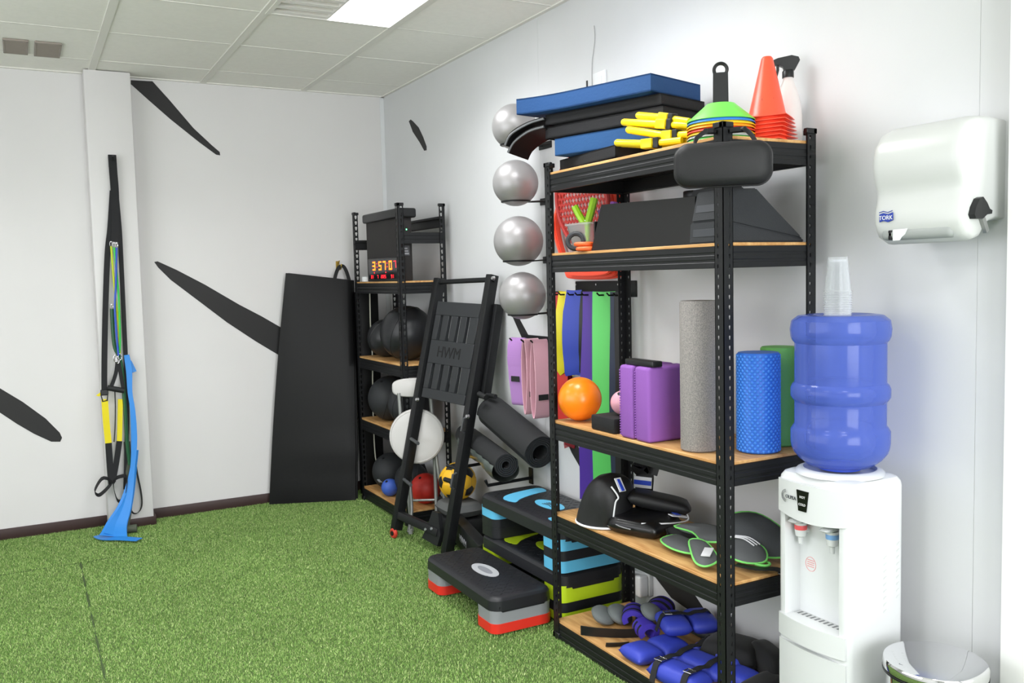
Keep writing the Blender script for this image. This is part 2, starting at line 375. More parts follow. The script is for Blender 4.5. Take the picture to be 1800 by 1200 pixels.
decal([(0,-2.62,.40),(0,-2.86,.42),(0,-2.948,.284),(0,-3.03,.197),(0,-3.146,.112),(0,-3.14,.099),(0,-3.077,.104),(0,-2.912,.128),(0,-2.74,.22)],'x','black stripe low on the wall behind the bottom of the big shelf')
decal([(0,-.36,.20),(0,-.50,.23),(0,-.544,.18),(0,-.712,.104),(0,-.758,.051),(0,-.69,.044)],'x','short black stripe low on the wall behind the folding chair')

# ================================================================== SHELF UNITS
def flange(b_,o,du,w,z0,z1,pitch,hw,hh,off,inner):
    # a punched strip: o = corner edge point, du = unit direction of the width, inner = offset for second skin
    o=Vector(o); du=Vector(du); n=int((z1-z0)/pitch)
    for skin in (Vector((0,0,0)),Vector(inner)):
        vs=[];fs=[]
        for i in range(n):
            za=z0+i*pitch; zb=za+pitch if i<n-1 else z1
            zc=za+pitch/2; c=off
            P=[(0,za),(w,za),(w,zb),(0,zb)]
            Q=[(c-hw*.45,zc-hh),(c+hw*.45,zc-hh),(c+hw,zc+hh*.5),(c+hw*.6,zc+hh),(c-hw*.6,zc+hh),(c-hw,zc+hh*.5)]
            k=len(vs)
            for a,z in P+Q: vs.append(o+skin+du*a+Vector((0,0,z)))
            fs+=[(k,k+1,k+5,k+4),(k+1,k+2,k+7,k+6,k+5),(k+2,k+3,k+8,k+7),(k+3,k,k+4,k+9,k+8)]
        b_._add(vs,fs)
def shelf_unit(label,xf,xr,yn,yf,h,levels,beams,pw,pitch,hw,hh,board_t=.010,bh=.06):
    t=thing('storage_shelf',label,'shelf',((xf+xr)/2,(yn+yf)/2,0),'black boltless shelf units')
    for (x,sx) in((xf,1),(xr,-1)):
        for (y,sy) in((yn,1),(yf,-1)):
            b_=B()
            flange(b_,(x,y,0),(sx,0,0),pw,.01,h,pitch,hw,hh,pw*.62,(0,sy*.0022,0))
            flange(b_,(x,y,0),(0,sy,0),pw,.01,h,pitch,hw,hh,pw*.62,(sx*.0022,0,0))
            b_.box((x if sx>0 else x-.0022,y if sy>0 else y-.0022,.01),(x+.0022 if sx>0 else x,y+.0022 if sy>0 else y,h))
            for e in(b_.box,): 
                ax=sorted((x+sx*pw,x+sx*(pw-.002))); ay=sorted((y,y+sy*.0024)); e((ax[0],ay[0],.01),(ax[1],ay[1],h))
                ax=sorted((x,x+sx*.0024)); ay=sorted((y+sy*pw,y+sy*(pw-.002))); e((ax[0],ay[0],.01),(ax[1],ay[1],h))
            p=b_.done('post',BLACKM,t)
            ax=sorted((x-sx*.003,x+sx*(pw+.003))); ay=sorted((y-sy*.003,y+sy*(pw+.003)))
            c=B(); 
            ay2=sorted((y-sy*.003,y+sy*.012)); ax2=sorted((x-sx*.003,x+sx*.012))
            c.box((ax[0],ay2[0],h-.012),(ax[1],ay2[1],h+.004),.002,1).box((ax2[0],ay[0],h-.012),(ax2[1],ay[1],h+.004),.002,1)
            c.done('post_cap',BLACKP,p)
            c=B(); c.box((ax[0],ay2[0],0),(ax[1],ay2[1],.025),.002,1).box((ax2[0],ay[0],0),(ax2[1],ay[1],.025),.002,1); c.done('post_foot',BLACKP,p)
    def prof(a,s):   # beam cross-section in (across, z): channel with two shallow grooves
        g=.0014*s
        return [(a,0),(a,-.016),(a+g,-.018),(a+g,-.024),(a,-.026),(a,-.036),(a+g,-.038),(a+g,-.044),(a,-.046),(a,-bh),(a+.012*s,-bh),(a+.014*s,-bh+.004),(a+.006*s,-bh+.006),(a+.006*s,-.012),(a+.022*s,-.012),(a+.022*s,0)]
    def beam(side,z):
        b_=B()
        if side in 'fr':
            a,s=(xf+.0026,1) if side=='f' else (xr-.0026,-1)
            P=[(p,q+z) for p,q in prof(a,s)]
            b_.prism(P,yn+.004,yf-.004,1)
        else:
            a,s=(yn+.0026,1) if side=='n' else (yf-.0026,-1)
            P=[(p,q+z) for p,q in prof(a,s)]
            b_.prism(P,xf+.004,xr-.004,0)
        o=b_.done('beam',BLACKM,t,sharp=.15)
    for z in levels:
        for s in 'frna'[:4]: beam(s if s!='a' else 'z',z-board_t)
        bd=B().box((xf+.006,yn+.006,z-board_t+.0005),(xr-.006,yf-.006,z),.0015,1).done('board',WOOD,t)
    for s,z in beams: beam(s,z)
    return t
ZL=[1.754,1.459,.837,.485,.072]
SF,SB,SN,SFA=-.4207,-.063,-3.687,-2.728
shelf_unit('tall black metal shelf with wooden boards, loaded with gym gear, beside the water dispenser',SF,SB,SN,SFA,1.786,ZL,[],.036,.0285,.0035,.006)
CL=[1.365,.905,.52,.085]
CF,CR,CN,CFA=-.325,-.045,-1.005,-.25
shelf_unit('black metal shelf standing in the room corner with a red digital clock',CF,CR,CN,CFA,1.786,CL,[('n',1.63),('r',1.72),('z',1.62),('f',1.62)][:3],.034,.034,.0075,.011)
# ================================================================== WATER DISPENSER, BOTTLE, TOWEL DISPENSER, BIN
def dispenser():
    x0,x1,y0,y1,h=-.328,-.10,-4.03,-3.782,.832      # front faces -x
    t=thing('water_dispenser','white floor-standing water dispenser with red and blue taps beside the big shelf','water dispenser',((x0+x1)/2,(y0+y1)/2,0))
    # body: one rounded outline, with a bay notched into its front between .42 and .715
    def outl(i=0,r=.022): return rrect(x0+.012+i,x1-i,y0+i,y1-i,r)
    F=outl()
    bay_=[(x0+.012,y1-.03),(x0+.075,y1-.03),(x0+.075,y0+.03),(x0+.012,y0+.03)]
    # order of rrect: starts at (x1,y1) corner, then (x0,y1), (x0,y0), (x1,y0)
    n_=len(F)//4; U=F[:2*n_]+bay_+F[2*n_:]
    b_=loft([(F,0),(F,.42)]); b_.prism(U,.42,.715,2)
    loft([(F,.715),(F,h-.030),(outl(.002),h-.018),(outl(.008,.024),h-.007),(outl(.020,.02),h-.0015),(outl(.034,.016),h)],b_)
    b_.done('body',WHITEG,t,sharp=.5)
    # bowed front panels (bulge towards -x)
    ym=(y0+y1)/2; wy=(y1-y0)/2-.006
    def bow(z0,z1,xb,bulge,zdrop=0):
        n=14; P=[]
        for i in range(n+1):
            a=-1+2*i/n; P.append((ym+a*wy*(.98),xb-bulge*(1-a*a)))
        vs=[];k=len(P)
        bb=B()
        for y,x in P:
            dz=zdrop*(1-((y-ym)/wy)**2)
            vs+= [(x,y,z0-dz),(x,y,z1-.0),(xb+.03,y,z1),(xb+.03,y,z0-dz)]
        fs=[]
        for i in range(k-1):
            a=i*4;c=a+4
            for j in range(4): fs.append((a+j,a+(j+1)%4,c+(j+1)%4,c+j))
        fs+=[(0,1,2,3),tuple((k-1)*4+q for q in(3,2,1,0))]
        bb._add(vs,fs); return bb
    fp=bow(.716,.806,x0+.010,.016,.012).done('upper_panel',WHITEG,t)
    bow(.365,.425,x0+.010,.018).done('tray_front',WHITEG,t)
    dr=bow(.03,.352,x0+.012,.014).done('cabinet_door',WHITEG,t)
    bay=B().box((x0+.07,y0+.03,.42),(x0+.078,y1-.03,.715)).done('bay_back',WHITEP,t)
    tr=B().box((x0+.004,y0+.032,.415),(x0+.072,y1-.032,.424),.002,1).done('drip_tray',GREYPANEL,t)
    dk=mat('slot_grey',(120,122,124),.7)
    for i in range(11):
        for j in range(2):
            yy=y0+.046+i*.0153; xx=x0+.018+j*.026
            B().box((xx,yy,.4235),(xx+.02,yy+.006,.4246)).done('tray_slot',dk,tr)
    # indicator window, logo
    M=frame((x0-.0065,ym+.012,.762),(0,-1,0),(0,0,1))
    b_=B(); b_.M=M; b_.prism([(-.021,.028),(.021,.028),(.013,-.028),(-.015,-.028)],-.002,.0016,2); ip=b_.done('indicator_panel',mat('gloss_black',(14,14,16),.12),t)
    LT=mat('print_white',(225,225,225),.6)
    text('lettering','HOT',.009,M@Matrix.Translation((0,.010,.0018)),LT,ip); text('lettering','COLD',.009,M@Matrix.Translation((-.001,-.010,.0018)),LT,ip)
    PK=mat('print_dark',(52,56,62),.6)
    M=frame((x0-.0042,ym+.060,.764),(-.06,-1,0),(0,0,1))
    text('lettering','OLPEA',.0135,M@Matrix.Translation((.004,-.001,.001)),PK,fp)
    b_=B(); b_.M=M
    for r_ in(.011,.014,.017):
        b_.tube([(-.014+r_*math.cos(a),r_*math.sin(a),.001) for a in np.linspace(1.7,4.6,10)],.0007,5)
    b_.done('logo_arcs',PK,fp)
    # side vents: little louvres on the side that faces the camera
    for cx,z0_,n in((-.185,.47,9),(-.135,.50,9)):
        for i in range(n):
            z=z0_+.018*i
            B().prism([(cx,z),(cx+.009,z+.004),(cx+.012,z+.008),(cx+.003,z+.005)],y0-.0012,y0+.001,1).done('side_vent',GREYPANEL,t)
    # taps
    RED=mat('tap_red',(226,88,92),.4); BLU=mat('tap_blue',(120,164,214),.4)
    for yy,m,lb in((ym+.068,RED,'tap with red ring'),(ym-.042,BLU,'tap with blue ring')):
        cx=x0+.045; z=.655
        tp=B().lathe([(.0,-.03),(.006,-.03),(.007,-.012),(.014,-.008),(.016,.004),(.0165,.012),(.0165,.03),(0,.03)],(cx,yy,z),18).cyl((cx,yy,z+.004),(x0+.074,yy,z+.004),.009,n=12).done('tap',WHITEG,t,label=lb)
        B().lathe([(.0168,.010),(.0172,.011),(.0172,.022),(.0168,.023)],(cx,yy,z),18).done('ring',m,tp)
        B().pillow((cx-.012,yy,z+.036),.026,.015,.006,8).done('lever',WHITEG,tp)
    ST=mat('sticker_red',(226,150,150),.6)
    b_=B(); b_.M=frame((x0+.0695,ym+.055,.565),(0,-1,0),(0,0,1)); 
    b_.tube([(.018*math.cos(a),.02*math.sin(a),0) for a in np.linspace(0,2*math.pi,24,endpoint=False)],.0008,4,closed=True)
    for k in(-.008,-.002,.004,.010): b_.box((-.012,k,-.0005),(.012,k+.0018,.0005))
    b_.done('warning_sticker',ST,t)
    B().lathe([(.118,0),(.112,.008),(.098,.014),(.095,.014),(.095,.0)],(-.208,-3.906,h-.004),40).done('bottle_seat',WHITEG,t)
dispenser()
def bottle():
    c=(-.208,-3.906,.846); R=.128
    t=thing('water_bottle','large translucent blue water bottle upside down on the white dispenser','bottle',c)
    bl=clearmat('bottle_blue',(178,194,246),(100,122,206),.34,.12)
    pr=[(.0,.0),(.06,.0),(.085,.004),(.108,.022),(.122,.04),(R-.002,.052),(R,.066),(R,.098),(R-.006,.108),(R-.010,.114),(R-.010,.176),(R-.005,.182),(R,.190),(R,.212),(R-.004,.222),(R-.010,.228),(R-.010,.335),(R-.004,.342),(R,.352),(R+.002,.372),(R-.002,.395),(R-.018,.408),(R-.04,.411),(R-.06,.405),(R-.075,.402),(0,.402)]
    B().lathe(pr,c,64).done('bottle_shell',bl,t)
    B().lathe([(.0,0),(.055,0),(.055,.012),(.0,.012)],(c[0],c[1],c[2]-.008),24).done('neck_cap',mat('cap_blue',(60,90,200),.4),t)
bottle()
def cups():
    c=(-.245,-3.93,1.249)
    cm=clearmat('cup_clear',(251,252,253),(240,242,245),.13,.1)
    for k in range(12):
        z=k*.0062
        pr=[(.0345,z),(.0362,z),(.0362,z+.003),(.034,z+.004),(.0245,z+.092),(.0235,z+.092),(.033,z+.003)]
        if k==11: pr=[(.0345,z),(.0362,z),(.0362,z+.003),(.034,z+.004),(.0245,z+.092),(0,z+.092)]
        tag(B().lathe(pr,c,26).done('plastic_cup',cm),'topmost clear plastic cup of the upturned stack on the water bottle' if k==11 else 'lowest clear plastic cup, rim down on the blue water bottle' if k==0 else 'clear plastic cup nested inside the upturned stack on the water bottle','cup','clear cups stacked on the water bottle')
cups()
def towel():
    y0,y1=-4.228,-3.975
    t=thing('paper_towel_dispenser','white wall-mounted paper towel dispenser with a black lever and blue logo','towel dispenser',(-.09,-4.1,1.43))
    # side profile in (x,z), bulging front with a waist and a lower lip
    P=[(0,1.735),(-.06,1.742),(-.11,1.738),(-.145,1.722),(-.168,1.69),(-.176,1.655),(-.173,1.62),(-.164,1.59),(-.157,1.57),(-.157,1.55),(-.164,1.52),(-.167,1.49),(-.160,1.47),(-.150,1.452),(-.120,1.438),(-.095,1.445),(-.085,1.462),(-.06,1.482),(-.03,1.49),(0,1.49)]
    n=len(P); cx=(-.08,1.585); b_=B(); L=[(y0,.90),(y0+.004,.955),(y0+.012,.985),(y0+.026,1.0),(y1-.026,1.0),(y1-.012,.985),(y1-.004,.955),(y1,.90)]
    vs=[]; 
    for y,s in L:
        for x,z in P:
            q=s if x<-.005 else 1
            vs.append((cx[0]+(x-cx[0])*(q if x<-.005 else 1),y,cx[1]+(z-cx[1])*(s if x<-.005 else .5+.5*s)))
    fs=[]
    for i in range(len(L)-1):
        for j in range(n): fs.append((i*n+j,i*n+(j+1)%n,(i+1)*n+(j+1)%n,(i+1)*n+j))
    fs+=[tuple(range(n)),tuple(range((len(L)-1)*n,len(L)*n))[::-1]]
    b_._add(vs,fs); b_.done('cover',mat('towel_white',(200,202,200),.3),t,sharp=.9)
    GB=mat('slot_shadow',(150,154,152),.6)
    B().box((-.1645,y0+.028,1.448),(-.10,y1-.022,1.478),.012,3).done('paper_slot',GB,t)
    B().prism([(y1-.062,1.447),(y1-.062,1.475),(y1-.105,1.476),(y1-.098,1.462),(y1-.088,1.455),(y1-.082,1.447)],-.166,-.164,0).done('paper_tip',WHITEP,t)
    B().box((-.1645,y1-.058,1.449),(-.160,y1-.046,1.474),.004,2).done('sensor_eye',BLACKP,t)
    BL=mat('logo_blue',(34,58,150),.5); M=frame((-.1695,y1-.044,1.506),(0,-1,0),(-.02,0,1))
    b_=B(); b_.M=M; b_.prism([(-.020,-.010),(-.020,.010),(-.008,.013),(.006,.009),(.020,.013),(.020,-.007),(.006,-.011),(-.008,-.007)],-.002,.0012,2)
    b_.tube([(-.020,.0145,.001),(-.008,.0175,.001),(.006,.0135,.001),(.020,.0175,.001)],.0012,5); lg=b_.done('logo_badge',BL,t)
    text('lettering','TORK',.0155,M@Matrix.Translation((0,0,.0014)),LTW,lg)
    # lever on the side facing the camera
    b_=B(); b_.M=frame((-.105,y0-.001,1.512),(1,0,0),(0,0,1))
    b_.prism([(-.036,-.012),(-.030,-.022),(-.004,-.022),(.012,-.012),(.030,-.010),(.032,-.002),(.022,.002),(.012,.016),(-.004,.030),(-.016,.026),(-.030,.006)],-.003,.016,2)
    lv=b_.done('lever',BLACKP,t,sharp=.5)
    b_=B(); b_.M=frame((-.105,y0-.002,1.512),(1,0,0),(0,0,1)); b_.prism([(.004,-.022),(.014,-.016),(.032,-.05),(.022,-.056)],-.002,.008,2); b_.done('lever_stem',GREYT,t)
LTW=mat('print_white',(225,225,225),.6)
towel()
def bin_():
    c=(-.222,-4.212,0); R=.118; h=.40
    t=thing('pedal_bin','round polished steel pedal bin with a domed lid beside the water dispenser','bin',c)
    B().lathe([(0,.012),(R-.012,.012),(R-.006,.02),(R-.006,h-.012),(R-.02,h-.012),(R-.02,h-.02),(0,h-.02)],c,64).done('body',CHROME,t)
    B().lathe([(R-.002,h-.014),(R+.002,h-.012),(R+.002,h-.008),(R-.002,h-.006)],c,64).done('rim',BLACKP,t)
    B().lathe([(R-.008,h-.005),(R+.001,h-.004),(R+.002,h+.014),(R-.001,h+.019),(R-.008,h+.0215),(R*.7,h+.026),(R*.35,h+.0285),(0,h+.029)],c,64).done('lid',CHROME,t)
    B().lathe([(0,0),(R-.002,0),(R,.004),(R,.014),(R-.004,.018),(0,.018)],c,48).done('base',BLACKP,t)
    B().box((c[0]-.03,c[1]-R-.03,.006),(c[0]+.03,c[1]-R+.01,.014),.003,2).done('pedal',BLACKP,t)
    b_=B(); b_.tube([(c[0]-.092+a,c[1]+.012+q,h+.0225) for a,q in((0,.014),(-.008,.012),(-.006,.002),(.004,-.002),(-.002,-.012),(-.008,-.012))],.0009,5); b_.done('logo_mark',mat('print_dark',(52,56,62),.6),t)
bin_()
# ================================================================== WALL FITTINGS
def plate():
    t=thing('wall_switch','white square wall switch above the blue foam pad','switch',(-.01,-2.49,2.17))
    B().box((-.012,-2.535,2.12),(0,-2.445,2.205),.004,2).done('plate',WHITEP,t)
    B().box((-.016,-2.515,2.14),(-.011,-2.465,2.185),.002,1).done('rocker',WHITEP,t)
    t=thing('wall_sticker','tiny black and white sticker on the wall next to the switch','sticker',(0,-2.38,2.14))
    B().box((-.002,-2.372,2.11),(0,-2.345,2.15)).done('square',WHITEP,t)
    B().box((-.003,-2.368,2.115),(-.0015,-2.349,2.146)).done('print',DECAL,t)
    B().box((-.003,-2.394,2.10),(0,-2.384,2.19),.001,1).done('bar',DECAL,t)
    tag(B().tube(smooth_path([(-.003,-2.452,2.40),(-.003,-2.456,2.35),(-.003,-2.445,2.30),(-.003,-2.432,2.25),(-.003,-2.43,2.16)]),.0012,5).done('thin_wire',mat('wire_grey',(150,150,150),.6)),'thin wire hanging down the wall above the switch','wire')
    t=thing('wall_charger','white plug-in charger on the low wall socket behind the big shelf','charger',(-.03,-2.73,.1))
    B().box((-.02,-2.80,.10),(0,-2.69,.19),.004,2).done('socket_plate',GREYPANEL,t)
    B().box((-.062,-2.795,.10),(-.02,-2.715,.185),.008,3).done('charger_body',WHITEP,t)
    B().box((-.0635,-2.762,.128),(-.061,-2.756,.152)).done('slot',DARKG,t)
    t=thing('wall_socket','small white wall socket low in the corner behind the shelf','socket',(0,-.12,.16))
    B().box((-.012,-.17,.13),(0,-.09,.20),.003,2).done('plate',GREYPANEL,t)
    B().cyl((-.0125,-.13,.165),(-.010,-.13,.165),.018,n=20).done('socket_face',WHITEP,t)
plate()
# silver balls on wall rings
def wall_ball(y,z,r,label):
    g='silver exercise balls on wall rings'
    t=thing('ball_ring_bracket','black wire ring bracket holding '+label,'bracket',(0,y,z-r*.85),'wire ring brackets in a column')
    zr=z-r*.80; rr_=r*.62; xc=-.16
    B().tube([(xc+rr_*math.cos(a),y+rr_*math.sin(a),zr) for a in np.linspace(0,2*math.pi,28,endpoint=False)],.004,8,closed=True).done('ring',BLACKM,t)
    B().tube([(xc+rr_*.96,y-rr_*.25,zr),(-.002,y-rr_*.25-.03,zr+.004)],.003,8).tube([(xc+rr_*.96,y+rr_*.25,zr),(-.002,y+rr_*.25,zr+.004)],.003,8).done('arm',BLACKM,t)
    B().box((-.006,y-.06,zr-.012),(0,y+.05,zr+.02),.002,1).done('wall_plate',BLACKM,t)
    b=B().sphere((xc,y,z),r,48).done('exercise_ball',SILVER,sharp=2)
    tag(b,'silver exercise ball, '+label,'ball',g)
wall_ball(-2.035,2.045,.100,'topmost of the column, half hidden by the blue pad')
wall_ball(-2.035,1.795,.103,'second from the top of the column')
wall_ball(-2.05,1.535,.112,'third from the top, with a red reflection')
wall_ball(-2.075,1.29,.106,'lowest of the column')
# hip bands on a hook
HOOKS=mat('hook_black',(22,22,23),.4,metal=.3)
def loopband(name,label,cat,yc,xc,ztop,zbot,w,thick,m,open_=.02,group=None,wd=(1,0,0),axis='y',parts=True,phase=0):
    # closed hanging loop; opening along axis, band width along wd
    pts=[]
    n=26
    for i in range(n):
        a=2*math.pi*i/n
        s=math.sin(a); c=math.cos(a)
        off=open_*(1 if s>0 else -1)*abs(s)**.6*(.8+.35*math.sin(phase+2.2*c))
        z=(ztop+zbot)/2+(ztop-zbot)/2*(1 if c>0 else -1)*abs(c)**.75
        pts.append((xc,yc+off,z) if axis=='y' else (xc+off,yc,z))
    return pts
PUR=mat('hip_purple',(176,128,196),.85,sheen=.2,bump=.3,bscale=700); PNK=mat('hip_pink',(222,170,186),.85,sheen=.2,bump=.3,bscale=700)
hk=thing('hook_rail','black metal hook rail on the wall holding the hip bands','hook rail',(0,-1.9,1.08))
B().box((-.006,-2.14,1.055),(0,-1.80,1.095),.002,1).done('rail',BLACKM,hk)
for y in(-1.86,-1.97,-2.06): B().tube([(-.004,y,1.075),(-.10,y,1.072),(-.115,y,1.085)],.004,8).done('hook',HOOKS,hk)
def hipband(y,m,label,ph,z0,o,xo=0,wdv=(1,0,0),wid=.078):
    t=thing('hip_band',label,'exercise band',(-.06,y,z0),'fabric hip bands on the hook rail')
    p=loopband('','','',y,-.065+xo,1.085,z0,.07,.004,m,o,phase=ph)
    if wdv[0]<.9: p=[(-.065+xo+(q[1]-y)*.94,y+(q[1]-y)*.35,q[2]) for q in p]
    B().ribbon(p,wdv,wid,.005,closed=True).done('loop',m,t,sharp=1.2)
    B().ribbon([p[20],p[21]],wdv,wid+.001,.007).done('seam',m,t)
    zz=z0+.11
    i=min(range(13,26),key=lambda k:abs(p[k][2]-zz)); q=p[i]
    e=B(); e.M=frame(Vector(q)+(Vector((-.005,-.002,0)) if wdv[0]<.9 else Vector((0,-.004,0))),wdv,(0,0,1)); e.box((-.026,-.013,-.001),(.026,.013,.001))
    e.done('woven_label',BLACKF,t,label='small black woven label')
hipband(-1.875,PUR,'wide lilac purple fabric hip band hanging nearest the yoga mats',.3,.765,.030,-.01,(.35,-.94,0),.085)
hipband(-1.975,PNK,'pink fabric hip band hanging between the purple band and its twin',1.2,.735,.022)
hipband(-2.055,PNK,'pink fabric hip band partly behind the post of the big shelf',2.0,.725,.022)
# band hanger with resistance bands
hp=thing('band_hanger','black wall plate with hooks for resistance bands behind the big shelf','band rack',(0,-2.4,1.32))
B().box((-.006,-2.72,1.285),(0,-2.275,1.35),.002,1).done('plate',BLACKM,hp)
for y in(-2.285,-2.44,-2.60): B().cyl((-.0085,y,1.335),(-.006,y,1.335),.004,n=10).done('screw',BOLT,hp)
pins=[-2.222,-2.262,-2.335,-2.395,-2.445,-2.56,-2.63,-2.675]
B().box((-.006,-2.30,1.285),(-.001,-2.10,1.305),.001,1).done('extension_strip',BLACKM,hp)
for y in pins: B().tube([(-.004,y,1.293),(-.075,y,1.293),(-.085,y,1.303)],.0035,8).done('hook',HOOKS,hp)
def flatband(y,m,label,ztop,zbot,w,wbot=None,fold=True,o=.018,x=-.05,lean=0,ph=0,thick=.0015,wd=(.55,-.83,0)):
    t=thing('resistance_band',label,'exercise band',(x,y,zbot),'resistance bands on the wall hooks')
    W=Vector(wd).normalized(); Nv=Vector((W.y,-W.x,0))
    for sgn,nm in((1,'front_layer'),(-1,'back_layer')):
        k=8; P=[];ws=[]
        for i in range(k+1):
            f=i/k; z=ztop+(zbot-ztop)*f
            q=o*math.sin(math.pi*min(f*1.15,1))**.7+.003
            c=Vector((x,y+lean*f,z))+Nv*sgn*q+W*(.006*math.sin(ph+4*f))*sgn
            P.append(c); ws.append(w*(.72+.28*min(1,f*5)) if not wbot else w+(wbot-w)*f)
        P[0]=Vector((x,y,ztop+.006))
        if fold: P.append(Vector((x,y+lean,zbot-.008)))or ws.append(ws[-1])
        B().ribbon(P,W,ws,thick).done(nm,m,t,sharp=1.2)
bm=lambda n,c:mat('latex_'+n,c,.45,bump=.1,bscale=30)
flatband(-2.222,bm('red',(196,40,36)),'red latex band hanging just past the post of the big shelf',1.295,.70,.06,o=.012)
flatband(-2.262,bm('yellow',(214,200,36)),'yellow latex loop band between the red and the blue bands',1.30,.965,.085,ph=1,o=.022)
flatband(-2.335,bm('blue',(46,66,170)),'royal blue latex loop band next to the yellow one',1.305,.955,.098,ph=2,o=.012)
flatband(-2.395,bm('black',(26,26,28)),'short black latex loop band behind the blue band',1.30,.965,.06,ph=.5,x=-.03)
flatband(-2.445,bm('violet',(74,38,150)),'long violet latex band reaching below the orange ball',1.30,.42,.05,.10,ph=1.4,fold=False)
flatband(-2.560,bm('green',(96,212,104)),'long bright green latex band, widest of the hanging bands',1.30,.42,.10,.115,ph=.2,fold=False,o=.022)
flatband(-2.630,bm('navy',(36,48,76)),'long narrow navy band beside the green one',1.30,.44,.032,.036,ph=2.2,fold=False,o=.008)
flatband(-2.675,bm('black2',(24,24,26)),'long black strap with buckles against the rear shelf post',1.30,.50,.034,.034,ph=.7,fold=False,o=.008,x=-.06)
flatband(-2.225,bm('maroon',(120,24,34)),'dark red tube band hanging behind the orange ball',1.295,.62,.05,o=.014,x=-.02,ph=3)
# orange frames hung on the wall
ORF=mat('orange_plastic',(250,84,58),.35)
def oframe(y0,y1,z0,z1,x,tilt,label):
    t=thing('orange_hurdle_frame',label,'hurdle',(x,(y0+y1)/2,z0),'orange frames hung beside the big shelf')
    P=[(x,y0+.03,z0),(x,y1-.13,z0),(x,y1-.09,z0+.03),(x,y1-.01,z0+.19),(x,y1-.03+tilt,z0+.30),(x,y1-.10+tilt,z1),(x,y0+.08,z1),(x,y0,z0+.25),(x,y0,z0+.05)]
    P=smooth_path(P,5,closed=True)
    B().ribbon(P,(1,0,0),.024,.012,closed=True).done('frame',ORF,t,sharp=.9)
    B().ribbon([(q[0]-.004,q[1],q[2]) for q in P],(1,0,0),.006,.018,closed=True).done('rib',ORF,t,sharp=.9)
    B().box((x-.012,y0+.05,z0+.012),(x+.012,y1-.13,z0+.034),.004,2).done('foot_bar',ORF,t)
oframe(-2.66,-2.17,1.37,1.80,-.03,.0,'orange plastic hurdle frame hanging closest to the wall')
oframe(-2.665,-2.21,1.375,1.79,-.06,-.01,'orange plastic hurdle frame hanging in the middle of three')
oframe(-2.67,-2.25,1.385,1.77,-.09,-.02,'orange plastic hurdle frame hanging foremost, under the red web')
def web():
    c=Vector((-.125,-2.52,1.67)); t=thing('hand_web','round red rubber exercise web full of holes, hanging by the shelf','exercise web',c)
    RD=mat('web_red',(186,52,46),.5)
    M=frame(c,(0,-1,0),(-.12,0,1)); 
    # perforated disc: square grid cells with square-ish holes trimmed to a circle
    R=.185; s=.024; n=int(R/s)+1; b_=B(); b_.M=M
    for i in range(-n,n):
        for j in range(-n,n):
            cx=(i+.5+(.5 if j%2 else 0))*s; cy=(j+.5)*s
            if math.hypot(cx,cy)>R-.012: continue
            h=s/2; q=.0092
            o=[(cx-h,cy-h),(cx+h,cy-h),(cx+h,cy+h),(cx-h,cy+h)]
            e=[(cx+q*math.cos(a),cy+q*math.sin(a)*1.15) for a in [math.pi*(1.25+.25*k) for k in range(8)]]
            for zz in(.003,-.003):
                vs=[(a,b,zz) for a,b in o+e]
                b_._add(vs,[(0,1,6,5,4),(1,2,8,7,6),(2,3,10,9,8),(3,0,4,11,10)])
    b_.done('perforated_disc',RD,t)
    b_=B(); b_.M=M; b_.tube([(R*math.cos(a),R*math.sin(a),0) for a in np.linspace(0,2*math.pi,48,endpoint=False)],.010,8,closed=True); b_.done('rim',mat('web_rim',(180,48,44),.5),t)
web()
